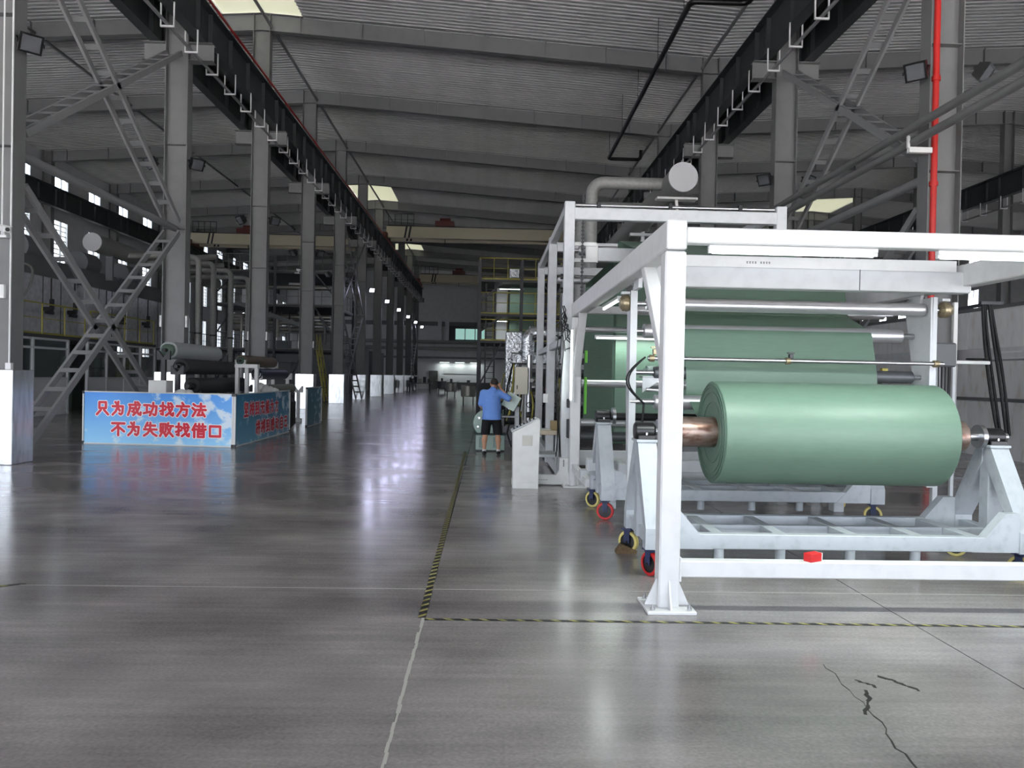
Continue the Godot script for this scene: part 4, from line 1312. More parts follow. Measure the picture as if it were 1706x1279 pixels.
func build_green_tower() -> void:
	var t := thing("drying_tower", "multi-level dark drying tower with yellow railings and green cloth far down the line", "tower", P(1.4, 0, 39.0))
	steel_tower(t, -0.55, 3.6, 37.5, 42.0, [3.42, 4.75, 6.45], M.yellow, M.tower_dark)
	part("oven_wall", S().box(P(2.4, 3.5, 41.8), Vector3(3.0, 6.8, 0.2)), M.machine_grey, t)
	part("pale_panel", S().box(P(0.62, 5.0, 40.2), Vector3(0.6, 3.0, 0.1)), M.wall_panel, t)
	var cl := S()
	ribbon(cl, [Vector2(39.6, 0.6), Vector2(39.6, 6.4)], 1.0, 2.6)
	part("green_sheet", cl, M.green_cloth, t, "dark green hanging cloth")
	ladder(t, P(0.0, 0.1, 38.3), P(0.0, 6.4, 38.3), Vector3.RIGHT, 0.45, M.tower_dark)
	part("hoist_box", S().rbox(P(1.2, 7.0, 39.0), Vector3(0.5, 0.5, 0.5), 0.02), M.foil, t)
	lamp_tube(P(1.05, 6.16, 38.6), Vector3.RIGHT, 1.25, "lit tube lamp under the top deck of the far green tower", 2.0)
	lamp_tube(P(0.62, 4.55, 39.0), Vector3.RIGHT, 0.6, "short lit tube lamp under the middle deck of the far green tower", 1.5)
	var g := thing("feed_frame", "tall grey lattice feed frame beside the drying tower", "frame", P(2.9, 0, 33.0))
	for x in [2.75, 3.1, 4.4]:
		part("post", S().rbox(P(x, 3.3, 33.0), Vector3(0.14, 6.6, 0.16), 0.006), M.machine_grey, g)
	part("head", S().rbox(P(3.5, 6.5, 33.0), Vector3(1.8, 0.2, 0.2), 0.01), M.machine_grey, g)

func line_materials() -> void:
	mat("lime", Color(0.45, 0.80, 0.25), 0.5)
	grained(mat("duct", Color(0.60, 0.60, 0.59), 0.5, 0.1), noise_tex(0.03, 51, [[0.0, grey(0.86)], [1.0, grey(1.0)]]), Vector3.ONE * 0.5)
	mat("pale_cap", Color(0.74, 0.74, 0.75), 0.55)
	grained(mat("partition", Color(0.95, 0.945, 0.94), 0.3), noise_tex(0.015, 53, [[0.0, Color(0.90, 0.87, 0.84)], [0.35, grey(0.97)], [1.0, grey(1.0)]]), Vector3(0.3, 0.15, 0.5))
	mat("box_grey", Color(0.36, 0.37, 0.38), 0.5)
	mat("steel_dull", Color(0.62, 0.61, 0.58), 0.45, 0.6)
	grained(mat("pale_wood", Color(0.82, 0.76, 0.68), 0.6), noise_tex(0.03, 55, [[0.0, grey(0.85)], [1.0, grey(1.0)]]), Vector3(0.3, 4, 4))
	mat("cardboard", Color(0.62, 0.54, 0.40), 0.8)
	mat("dark_green", Color(0.16, 0.24, 0.22), 0.5)
	mat("pale_panel", Color(0.74, 0.80, 0.76), 0.4)
	mat("machine_grey", Color(0.42, 0.43, 0.44), 0.5)
	mat("machine_green", Color(0.30, 0.38, 0.33), 0.5)
	grained(mat("foil", Color(0.80, 0.81, 0.82), 0.26, 0.85), noise_tex(0.04, 57, [[0.0, grey(0.75)], [1.0, grey(1.0)]]), Vector3.ONE * 0.7)
	M.foil.normal_enabled = true
	var nt := noise_tex(0.02, 58, [])
	nt.as_normal_map = true
	nt.bump_strength = 6.0
	M.foil.normal_texture = nt
	grained(mat("cladding", Color(0.84, 0.84, 0.86), 0.32, 0.3), noise_tex(0.012, 59, [[0.0, grey(0.82)], [1.0, grey(1.0)]]), Vector3.ONE * 0.5)
	mat("cream", Color(0.84, 0.82, 0.75), 0.5)
	mat("tower_dark", Color(0.26, 0.26, 0.275), 0.55)

# ---------------------------------------------------------------- left side: store of rolls inside the slogan boards
const GLYPHS := {
	"只": [[28,10,72,10,72,50,28,50,28,10], [38,62,12,92], [60,62,88,92]],
	"为": [[28,8,38,20], [10,36,80,36,76,80,66,90,56,84], [48,6,44,40,30,72,10,92], [50,52,58,64]],
	"成": [[14,24,86,24], [20,24,18,60,6,92], [22,46,46,46,44,72,34,68], [54,6,60,46,76,84,90,90,92,74], [82,40,68,66,42,92], [70,6,80,16]],
	"功": [[6,24,44,24], [25,24,25,72], [4,78,46,68], [50,30,90,30,86,82,78,90,68,84], [68,8,66,44,46,92]],
	"找": [[6,28,40,28], [24,6,24,84,12,80], [6,62,42,50], [46,36,92,30], [60,8,66,50,80,84,92,90,94,74], [86,46,70,70,46,90], [76,8,86,18]],
	"方": [[46,4,54,16], [8,26,92,26], [42,26,38,56,12,92], [40,48,78,48,74,82,64,92,54,84]],
	"法": [[12,10,24,20], [6,36,18,46], [8,90,26,60], [38,24,88,24], [62,6,62,48], [32,48,94,48], [58,50,40,84,82,80], [72,64,88,90]],
	"不": [[8,14,92,14], [54,14,40,40,8,66], [50,34,50,94], [60,44,90,68]],
	"失": [[30,6,16,34], [24,24,82,24], [8,50,92,50], [50,6,48,52,32,76,8,92], [50,54,68,78,92,92]],
	"败": [[10,12,44,12,44,62], [10,12,10,62], [27,26,26,56,8,92], [30,66,46,86], [62,6,50,36], [56,24,94,24], [82,26,70,60,46,92], [58,40,72,68,94,92]],
	"借": [[28,6,8,46], [20,32,20,94], [36,22,94,22], [52,6,52,40], [76,6,76,40], [32,42,96,42], [44,54,84,54,84,92,44,92,44,54], [44,72,84,72]],
	"口": [[16,20,84,20,84,86,16,86,16,20]],
	"坚": [[14,10,14,44], [32,6,32,50], [46,14,86,14,70,36,44,52], [54,22,88,52], [24,66,76,66], [50,52,50,90], [8,92,92,92]],
	"持": [[6,28,40,28], [24,6,24,84,12,80], [6,62,42,50], [52,18,88,18], [70,6,70,34], [44,36,96,36], [46,56,94,56], [80,40,80,84,70,90], [54,66,62,78]],
	"到": [[6,14,56,14], [32,16,14,38,50,36], [8,58,56,56], [31,42,31,84], [6,88,58,80], [68,16,68,64], [88,6,88,88,76,84]],
	"无": [[16,16,82,16], [6,42,94,42], [46,16,42,54,10,92], [58,44,58,84,90,88,92,70]],
	"能": [[28,6,12,32,44,28], [36,16,46,32], [14,42,14,94], [14,42,44,42,44,88,36,92], [16,58,44,58], [16,72,44,72], [60,8,60,40,88,42,90,30], [86,12,62,24], [60,54,60,88,88,90,90,76], [86,58,62,72]],
	"力": [[12,30,84,30,80,80,68,92,56,84], [46,6,44,46,12,92]],
	"拼": [[6,28,40,28], [24,6,24,84,12,80], [6,62,42,50], [54,6,62,18], [84,6,74,20], [48,26,92,26], [44,52,96,52], [60,26,58,56,44,92], [80,26,80,94]],
	"搏": [[6,28,40,28], [24,6,24,84,12,80], [6,62,42,50], [48,16,92,16], [70,4,70,54], [52,26,88,26,88,52,52,52,52,26], [52,39,88,39], [82,4,90,10], [44,62,96,62], [82,56,82,88,72,94], [56,70,64,82]],
	"感": [[12,18,84,18], [16,18,14,40,4,62], [24,32,48,32], [26,40,46,40,46,54,26,54,26,40], [56,6,64,40,80,58,90,46], [80,30,56,58], [70,6,80,12], [14,72,8,88], [28,68,30,88,64,92,70,80], [46,66,54,76], [80,66,90,82]],
	"动": [[10,18,46,18], [4,40,50,40], [28,42,10,78,44,74], [38,58,50,84], [54,30,92,30,88,82,80,90,70,84], [70,8,68,46,48,92]],
	"自": [[50,2,40,16], [20,18,80,18,80,92,20,92,20,18], [20,42,80,42], [20,66,80,66]],
	"己": [[16,14,80,14,80,44,18,44], [18,44,18,84,86,86,88,66]],
}

func ink(im: Image, pts: Array, r: float, c: Color) -> void:
	for i in range(0, pts.size() - 2, 2):
		var a := Vector2(pts[i], pts[i + 1])
		var b := Vector2(pts[i + 2], pts[i + 3])
		var lo := a.min(b) - Vector2(r, r)
		var hi := a.max(b) + Vector2(r, r)
		for y in range(maxi(0, int(lo.y)), mini(im.get_height(), int(hi.y) + 2)):
			for x in range(maxi(0, int(lo.x)), mini(im.get_width(), int(hi.x) + 2)):
				var p := Vector2(x + 0.5, y + 0.5)
				if Geometry2D.get_closest_point_to_segment(p, a, b).distance_squared_to(p) < r * r:
					im.set_pixel(x, y, c)

func slogan_image(w: int, h: int, seed_: int, lines: Array, deep: Color, pale: Color) -> ImageTexture:
	# printed sky with drifting clouds, red lettering outlined in white
	var f := FastNoiseLite.new()
	f.seed = seed_
	f.frequency = 0.006
	f.fractal_octaves = 5
	var im := Image.create(w, h, false, Image.FORMAT_RGB8)
	for y in h:
		for x in w:
			var t := clampf(f.get_noise_2d(x * 1.4, y * 1.8) * 2.2 + 0.15 + 1.3 * (float(x) / w - 0.8), 0.0, 1.0)
			im.set_pixel(x, y, deep.lerp(pale, clampf(float(y) / h, 0.0, 1.0)).lerp(Color(0.93, 0.95, 0.97), t * t * (3.0 - 2.0 * t) * 0.85))
	for pass_ in 2:
		for ln in lines:
			var k: float = ln.size / 100.0
			for i in ln.text.length():
				for st in GLYPHS[ln.text[i]]:
					var pts := []
					for j in range(0, st.size(), 2):
						pts.append(ln.x + i * ln.step + st[j] * k)
						pts.append(ln.y + st[j + 1] * k)
					ink(im, pts, (13.5 if pass_ == 0 else 8.2) * k, Color(0.97, 0.93, 0.95) if pass_ == 0 else Color(0.86, 0.16, 0.24))
	return ImageTexture.create_from_image(im)

func slogan_board(called: String, a: Vector3, b: Vector3, h: float, tex: Texture2D, label: String) -> void:
	# face runs from a (left as read) to b, foot to height h
	var t := thing(called, label, "board", (a + b) * 0.5)
	var u := (b - a).normalized()
	var w := a.distance_to(b)
	var out := u.cross(Vector3.UP)
	var bb := Basis(u, Vector3.UP, out)
	var m := mat("board_print_%d" % taken.size(), Color(1, 1, 1), 0.35)
	m.albedo_texture = tex
	part("panel", S().box((a + b) * 0.5 + Vector3(0, h * 0.5, 0) - out * 0.02, Vector3(w, h - 0.02, 0.03), bb), M.white_metal, t)
	var o := out * 0.004
	var s := S()
	var lo := Vector3(0, 0.025, 0)
	var hi := Vector3(0, h - 0.025, 0)
	s.quad(a + u * 0.02 + lo + o, b - u * 0.02 + lo + o, b - u * 0.02 + hi + o, a + u * 0.02 + hi + o)
	part("print", s, m, t, "printed sky with red lettering")
	for e in [a, b]:
		part("edge_trim", S().box(e + Vector3(0, h * 0.5, 0), Vector3(0.03, h, 0.05), bb), M.white_metal, t)
		for y in [0.03, h - 0.03]:
			part("corner_cap", S().box(e + Vector3(0, y, 0), Vector3(0.045, 0.06, 0.06), bb), M.black, t)
	for y in [0.012, h - 0.012]:
		part("edge_trim", S().box((a + b) * 0.5 + Vector3(0, y, 0), Vector3(w - 0.05, 0.024, 0.045), bb), M.white_metal, t)

func stored_roll(label: String, x: float, y: float, d0: float, d1: float, r: float, m: Material, core: float, hub: Material, cat := "roll") -> void:
	var t := thing("stored_roll", label, cat, P(x, y, d0), "")
	part("winding", S().lathe(P(x, y, d0), Vector3.FORWARD, [[core, 0.02], [r - 0.02, 0.0], [r, 0.02], [r, d1 - d0 - 0.02], [r - 0.02, d1 - d0], [core, d1 - d0 - 0.02]], 32), m, t)
	part("core", S().lathe(P(x, y, d0 - 0.12), Vector3.FORWARD, [[0.0, 0.0], [core * 0.6, 0.0], [core, 0.04], [core, d1 - d0 + 0.2], [core * 0.6, d1 - d0 + 0.24], [0.0, d1 - d0 + 0.24]], 20), hub, t)
	part("shaft", S().tube(P(x, y, d0 - 0.28), P(x, y, d1 + 0.28), 0.045, 12), M.dark_steel, t)

func build_store() -> void:
	var deep := Color(0.30, 0.60, 0.93)
	var pale := Color(0.62, 0.85, 0.99)
	var front := slogan_image(880, 300, 5, [{"text": "只为成功找方法", "x": 66.0, "y": 50.0, "size": 88.0, "step": 96.0}, {"text": "不为失败找借口", "x": 162.0, "y": 170.0, "size": 88.0, "step": 96.0}], deep, pale)
	slogan_board("slogan_board", P(-9.24, 0, 17.55), P(-5.74, 0, 17.17), 1.2, front, "sky blue board with two red slogan lines, foot reflected in the floor, facing the entrance")
	var side := slogan_image(1000, 250, 15, [{"text": "坚持到无能为力", "x": 130.0, "y": 40.0, "size": 78.0, "step": 92.0}, {"text": "拼搏到感动自己", "x": 330.0, "y": 145.0, "size": 78.0, "step": 92.0}], Color(0.22, 0.48, 0.64), Color(0.48, 0.70, 0.82))
	slogan_board("slogan_board", P(-5.70, 0, 17.17), P(-5.72, 0, 21.9), 1.2, side, "long blue slogan board facing the aisle, joined to the entrance board at a corner")
	var far := slogan_image(520, 300, 25, [], Color(0.20, 0.44, 0.54), Color(0.42, 0.60, 0.68))
	slogan_board("slogan_board", P(-5.72, 0, 23.95), P(-5.74, 0, 26.1), 1.25, far, "short teal board facing the aisle beyond the gap, without readable lettering")
	# rolls on their racks
	grained(mat("wrap_white", Color(0.74, 0.76, 0.76), 0.35), noise_tex(0.05, 61, [[0.0, grey(0.8)], [1.0, grey(1.0)]]), Vector3(1, 1, 3))
	grained(mat("cloth_black", Color(0.12, 0.12, 0.125), 0.55), noise_tex(0.02, 62, [[0.0, grey(0.7)], [1.0, grey(1.0)]]), Vector3(2, 2, 0.6))
	grained(mat("cloth_charcoal", Color(0.24, 0.24, 0.245), 0.6), noise_tex(0.02, 63, [[0.0, grey(0.8)], [1.0, grey(1.0)]]), Vector3(2, 2, 0.6))
	grained(mat("kraft", Color(0.50, 0.45, 0.39), 0.6), noise_tex(0.06, 64, [[0.0, grey(0.7)], [1.0, grey(1.0)]]), Vector3(1, 1, 2))
	mat("cloth_navy", Color(0.10, 0.15, 0.25), 0.4)
	mat("cloth_pale", Color(0.52, 0.53, 0.50), 0.6)
	stored_roll("white film-wrapped roll with a teal hub, topmost on the rack", -8.0, 2.2, 19.1, 22.3, 0.22, M.wrap_white, 0.16, M.machine_green)
	stored_roll("charcoal cloth roll under the white wrapped roll", -7.66, 1.80, 19.0, 22.7, 0.19, M.cloth_charcoal, 0.11, M.dark_steel)
	stored_roll("black cloth roll below the charcoal one, behind the corner of the boards", -7.25, 1.33, 18.7, 22.4, 0.20, M.cloth_black, 0.09, M.black_iron)
	stored_roll("brown kraft-wrapped roll with a green hub, on the second rack", -7.5, 2.03, 23.1, 26.4, 0.18, M.kraft, 0.13, M.machine_green)
	stored_roll("navy blue roll resting under the brown wrapped roll", -7.0, 1.64, 23.0, 26.0, 0.17, M.cloth_navy, 0.10, M.black_iron)
	stored_roll("pale grey roll lying low behind the side board", -6.62, 1.18, 22.7, 25.6, 0.15, M.cloth_pale, 0.08, M.dark_steel)
	for i in 2:
		var d0: float = [18.85, 23.05][i]
		var d1: float = [22.9, 26.5][i]
		var t := thing("roll_rack", ["dark steel stepped rack holding the white, charcoal and black rolls", "pale steel rack holding the brown, navy and pale rolls"][i], "rack", P(-7.6, 0, d0))
		var m: Material = M.tower_dark if i == 0 else M.white_metal
		for d in [d0, d1]:
			for q in ([[-8.0, 1.96], [-7.66, 1.6], [-7.25, 1.1]] if i == 0 else [[-7.5, 1.84], [-7.0, 1.46], [-6.62, 1.02]]):
				part("upright", S().box(P(q[0], q[1] * 0.5, d), Vector3(0.1, q[1], 0.1)), m, t)
				part("cradle", S().prism(P(q[0], q[1], d), Vector3.RIGHT, Vector3.UP, [[-0.16, 0.0], [0.16, 0.0], [0.16, 0.22], [0.12, 0.22], [0.0, 0.06], [-0.12, 0.22], [-0.16, 0.22]], 0.08), m, t)
			part("sill", S().box(P(-7.5, 0.06, d), Vector3(2.0, 0.12, 0.14)), m, t)
			part("brace", S().bar(P(-8.4, 0.1, d), P(-7.3, 1.15, d), 0.07, 0.07), m, t)
	solo("white_carton", "white carton on a dark crate behind the entrance slogan board", "carton", P(-7.85, 1.02, 18.35), S().rbox(P(-7.85, 1.24, 18.35), Vector3(0.42, 0.44, 0.4), 0.01), M.white_paint)
	solo("dark_crate", "dark crate under the white carton behind the entrance slogan board", "crate", P(-7.85, 0, 18.35), S().rbox(P(-7.85, 0.51, 18.35), Vector3(0.6, 1.02, 0.5), 0.01), M.tower_dark)
	var cr := S()
	var rng := RandomNumberGenerator.new()
	rng.seed = 5
	for i in 5:
		cr.ball(P(-7.3 + rng.randf_range(-0.15, 0.15), 1.14 + rng.randf_range(-0.03, 0.05), 18.2 + rng.randf_range(-0.1, 0.1)), Vector3(0.13, 0.08, 0.1), 8)
	solo("foam_wrap", "crumpled white packing foam beside the white carton", "packing", P(-7.3, 1.07, 18.2), cr, M.white_paint)
	solo("packing_crate", "low dark crate carrying the packing foam", "crate", P(-7.25, 0, 18.2), S().rbox(P(-7.25, 0.54, 18.2), Vector3(0.5, 1.07, 0.5), 0.01), M.tower_dark)
	var st := thing("trestle_stand", "white steel stand between the charcoal roll and the brown roll", "stand", P(-7.0, 0, 20.9))
	part("top", S().rbox(P(-6.62, 1.86, 20.9), Vector3(0.62, 0.1, 0.2), 0.006), M.white_metal, st)
	for x in [-6.88, -6.62, -6.36]:
		part("leg", S().box(P(x, 0.91, 20.9), Vector3(0.09, 1.81, 0.12)), M.white_metal, st)
	var cloth := S()
	for i in 4:
		cloth.ball(P(-6.55 + 0.14 * i, 1.25 - 0.05 * i, 21.9), Vector3(0.14, 0.16, 0.2), 8)
	solo("white_rag", "bunched white cloth between the two roll racks", "cloth", P(-6.3, 1.0, 21.9), cloth, M.white_paint)
	solo("low_crate", "low wooden crate under the bunched white cloth", "crate", P(-6.3, 0, 21.9), S().rbox(P(-6.32, 0.5, 21.9), Vector3(0.8, 1.0, 0.5), 0.01), M.kraft)
	solo("grey_bale", "low grey cloth bale showing in the gap between the side boards", "bale", P(-6.1, 0, 22.9), S().rbox(P(-6.15, 0.5, 22.9), Vector3(0.6, 0.98, 0.8), 0.16), M.cloth_charcoal)

# ---------------------------------------------------------------- left machine line against the windows
func build_left_line() -> void:
	var c := thing("glazed_booth", "long glazed booth with pale lower panels under the yellow-railed platform", "booth", P(-16.2, 0, 31.0))
	var x := -15.9
	var d0 := 24.6
	var d1 := 36.4
	for y in [0.04, 1.33, 2.42, 2.74]:
		for seg in [[d0, 29.0], [30.4, d1]]:
			part("rail", S().box(P(x, y, (seg[0] + seg[1]) * 0.5), Vector3(0.08, 0.08, seg[1] - seg[0])), M.frame_grey, c)
	var ds := [24.6, 26.8, 29.0, 30.4, 31.9, 33.4, 34.9, 36.4]
	for i in ds.size():
		part("mullion", S().box(P(x + 0.005, 1.38, ds[i]), Vector3(0.1, 2.76, 0.09)), M.frame_grey, c)
		if i == ds.size() - 1 or i == 2:
			continue
		var a: float = ds[i] + 0.05
		var b: float = ds[i + 1] - 0.05
		part("lower_panel", S().box(P(x - 0.01, 0.68, (a + b) * 0.5), Vector3(0.03, 1.22, b - a)), M.booth_panel, c)
		part("pane", S().box(P(x - 0.01, 1.87, (a + b) * 0.5), Vector3(0.008, 1.02, b - a)), M.glass_dark, c)
		part("pane", S().box(P(x - 0.01, 2.58, (a + b) * 0.5), Vector3(0.008, 0.24, b - a)), M.glass_dark, c)
	part("roof", S().box(P(-17.4, 2.84, 30.5), Vector3(3.1, 0.12, 11.9)), M.tower_dark, c)
	part("back_panel", S().box(P(-18.9, 1.4, 30.5), Vector3(0.08, 2.75, 11.9)), M.tower_dark, c)
	for q in [26.0, 28.3, 32.0, 34.5]:
		var m := part("pump", S().rbox(P(-17.6, 0.6, q), Vector3(0.9, 1.2, 0.8), 0.05).tube(P(-17.6, 1.2, q), P(-17.6, 2.2, q), 0.2, 12), M.machine_green, c)
		part("flange", S().lathe(P(-17.6, 1.7, q), Vector3.UP, [[0.0, 0.0], [0.3, 0.0], [0.3, 0.08], [0.0, 0.08]], 14), M.dark_steel, m)
	var r := thing("platform_railing", "yellow railing along the platform over the glazed booth", "railing", P(-15.95, 2.9, 30.5))
	rail_run(r, P(-15.95, 2.9, 24.6), P(-15.95, 2.9, 30.3), M.yellow, 1.1, 1.3)
	rail_run(r, P(-15.95, 2.9, 30.7), P(-15.95, 2.9, 36.4), M.yellow, 1.1, 1.3)
	# drying ovens with silver cladding
	for i in 4:
		var a: float = [23.0, 28.9, 33.2, 37.0][i]
		var b: float = [28.2, 32.6, 36.7, 41.5][i]
		var o := thing("oven_module", ["silver-clad oven module beside the first column, above the booth", "silver-clad oven module right of the tan panel", "silver-clad oven module behind the laced brace", "silver-clad oven module behind the goose-neck ducts"][i], "oven", P(-18.0, 2.9, (a + b) * 0.5))
		part("casing", S().rbox(P(-18.4, 4.1, (a + b) * 0.5), Vector3(1.8, 2.4, b - a), 0.03), M.cladding, o)
		for q in [a + 0.2, b - 0.2]:
			part("leg", S().box(P(-19.15, 1.45, q), Vector3(0.16, 2.9, 0.16)), M.tower_dark, o)
		part("hood", S().prism(P(-18.4, 5.3, (a + b) * 0.5), Vector3.RIGHT, Vector3.UP, [[-0.9, 0], [0.9, 0], [0.5, 0.8], [-0.5, 0.8]], b - a), M.machine_grey, o)
		var n := int((b - a) / 1.1)
		for j in range(1, n):
			part("seam", S().box(P(-17.49, 4.1, a + j * (b - a) / n), Vector3(0.02, 2.4, 0.02)), M.dark_steel, o)
		for j in 2:
			var dd := a + (b - a) * (0.3 + 0.45 * j)
			var v := part("damper", S().rbox(P(-17.2, 4.0, dd), Vector3(0.35, 0.16, 0.16), 0.02).rbox(P(-17.1, 4.2, dd + 0.05), Vector3(0.14, 0.4, 0.14), 0.02).rbox(P(-17.05, 3.85, dd - 0.2), Vector3(0.12, 0.12, 0.5), 0.02), M.black, o)
			part("stem", S().tube(P(-17.1, 4.3, dd), P(-17.1, 5.2, dd), 0.03, 8), M.dark_steel, v)
		part("fan", S().tube(P(-18.3, 6.4, a + 0.8), P(-18.3, 6.4, a + 2.0), 0.5, 20), M.machine_grey, o)
		part("fan_leg", S().box(P(-18.3, 6.0, a + 1.4), Vector3(0.5, 0.8, 0.6)), M.machine_grey, o)
	solo("tan_panel", "tan board between two silver oven modules", "panel", P(-17.7, 2.9, 28.55), S().rbox(P(-17.7, 3.7, 28.55), Vector3(0.1, 1.6, 0.66), 0.01), M.tan)
	var k := thing("gas_hose", "pair of looping grey hoses over the tan panel", "hose", P(-17.2, 3.9, 28.3))
	for i in 2:
		part("hose", S().path(elbow([P(-17.5, 5.6, 27.6 + i * 0.7), P(-17.0, 5.5, 28.0 + i * 0.7), P(-17.0, 4.7, 28.0 + i * 0.5), P(-17.1, 4.2, 27.6 + i * 0.5)], 0.04, 0.4), 0.045, 8), M.brace_grey, k)
	# long overhead duct with gooseneck drops
	var t := thing("air_duct", "long round grey duct with a pale capped end in front of the window wall", "duct", P(-17.0, 6.7, 32.8))
	duct_end(t, P(-17.0, 7.1, 32.8), 0.385, P(-17.0, 7.1, 47.2))
	for d in [34.3, 40.5, 46.6]:
		part("support", S().box(P(-17.0, 6.2, d), Vector3(0.3, 1.1, 0.12)), M.machine_grey, t)
	for i in 2:
		part("branch", S().tube(P(-16.8, 7.15 - 0.25 * i, 38.5 + 1.2 * i), P(-14.6, 7.75 - 0.3 * i, 40.5 + 1.2 * i), 0.16, 14), M.duct, t)
	for q in [35.4, 37.3, 39.8, 42.6]:
		var g := thing("gooseneck_duct", "slim grey duct bending down to the floor beside the silver ovens", "duct", P(-13.5, 0, q), "gooseneck drops off the long duct")
		part("pipe", S().path(elbow([P(-16.7, 6.95, q), P(-13.5, 6.95, q), P(-13.5, 0.0, q)], 0.13, 0.35), 0.13, 14), M.duct, g)
		part("clamp", S().lathe(P(-13.5, 3.4, q), Vector3.UP, [[0.13, 0.0], [0.16, 0.0], [0.16, 0.08], [0.13, 0.08]], 14), M.dark_steel, g)
	# platforms and towers further along
	var w := thing("machine_tower", "dark three-level machine tower with grey railings between the ridge columns", "tower", P(-13.2, 0, 51.0))
	steel_tower(w, -17.2, -9.9, 48.0, 55.0, [3.1, 5.9, 8.0], M.rail_grey, M.tower_dark)
	for q in [[-15.5, 4.2, 1.8, 1.8], [-12.6, 4.3, 1.2, 2.0], [-12.9, 6.9, 1.1, 1.6], [-15.6, 6.8, 1.8, 1.2], [-11.2, 3.9, 1.2, 1.2], [-14.2, 1.3, 2.0, 2.2]]:
		part("cabinet", S().rbox(P(q[0], q[1], 51.5), Vector3(q[2], q[3], 1.4), 0.03), [M.machine_grey, M.booth_panel, M.wall_panel][int(absf(q[0]) * 3.0) % 3], w)
	for i in 9:
		var rr := RandomNumberGenerator.new()
		rr.seed = 100 + i
		part("pipe", S().path(elbow([P(-16.5 + i * 0.75, rr.randf_range(3.2, 4.0), 48.5), P(-16.5 + i * 0.75, rr.randf_range(4.6, 5.6), 48.5), P(-16.0 + i * 0.6, 5.6, 49.5)], 0.06, 0.3), rr.randf_range(0.05, 0.14), 8), [M.duct, M.steel_dull, M.machine_grey][i % 3], w)
	for y in [4.5, 4.9, 5.3, 7.2]:
		roller(w, "roller", -16.8, -10.3, y, 49.2, 0.16, M.steel_dull, 0.0, 14)
	for q in [[-16.9, 2.2], [-13.0, 2.2], [-10.3, 2.0]]:
		part("strut", S().bar(P(q[0], 0.2, 48.0), P(q[0] + 1.2, 2.9, 48.0), 0.1, 0.1), M.tower_dark, w)
	part("conveyor", S().bar(P(-15.8, 6.0, 47.6), P(-11.0, 4.4, 47.6), 0.5, 0.24), M.machine_grey, w)
	var s2 := thing("access_stair", "yellow-railed access stair at the foot of the machine tower", "stair", P(-9.6, 0, 47.0))
	for e in [0.0, 0.8]:
		part("stringer", S().bar(P(-10.6 + e * 0.0, 3.1, 46.7 + e), P(-9.6, 0.1, 44.5 + e), 0.06, 0.2), M.yellow, s2)
		part("handrail", S().tube(P(-10.6, 4.1, 46.7 + e), P(-9.6, 1.1, 44.5 + e), 0.025, 6), M.yellow, s2)
		for i in 5:
			var u := i / 4.0
			part("baluster", S().tube(P(lerpf(-10.6, -9.6, u), lerpf(3.1, 0.1, u), lerpf(46.7, 44.5, u) + e), P(lerpf(-10.6, -9.6, u), lerpf(4.1, 1.1, u), lerpf(46.7, 44.5, u) + e), 0.02, 6), M.yellow, s2)
	for i in 10:
		var u := (i + 0.5) / 10.0
		part("tread", S().box(P(lerpf(-10.6, -9.6, u), lerpf(3.1, 0.1, u), lerpf(46.7, 44.5, u) + 0.4), Vector3(0.25, 0.03, 0.8)), M.tower_dark, s2)
	# further ovens down to the end
	for i in 3:
		var a := 60.0 + i * 11.0
		var o := thing("far_oven", ["dark oven block with a pale door beyond the machine tower", "dark oven block between the lit lamps and the window wall", "dark oven block near the end wall"][i], "oven", P(-15.0, 0, a))
		part("casing", S().rbox(P(-15.5, 2.1, a + 4.0), Vector3(6.0, 4.2, 8.0), 0.03), M.machine_grey, o)
		part("door_leaf", S().rbox(P(-12.46, 1.2, a + 3.0), Vector3(0.06, 2.2, 1.4), 0.01), M.wall_panel, o)
		part("stack", S().tube(P(-15.0, 4.3, a + 2.5), P(-15.0, 11.2, a + 2.5), 0.35, 16), M.duct, o)
	# second hall line seen through the gaps: deck and rails under the windows
	var pl := thing("service_deck", "grey service deck with railing under the long left windows", "deck", P(-21.5, 0, 40.0))
	part("deck", S().box(P(-21.6, 3.2, 42.0), Vector3(3.6, 0.14, 36.0)), M.tower_dark, pl)
	rail_run(pl, P(-19.9, 3.27, 24.5), P(-19.9, 3.27, 60.0), M.rail_grey, 1.0, 2.2)
	for i in 7:
		part("leg", S().box(P(-20.0, 1.56, 25.0 + i * 5.8), Vector3(0.16, 3.12, 0.16)), M.tower_dark, pl)

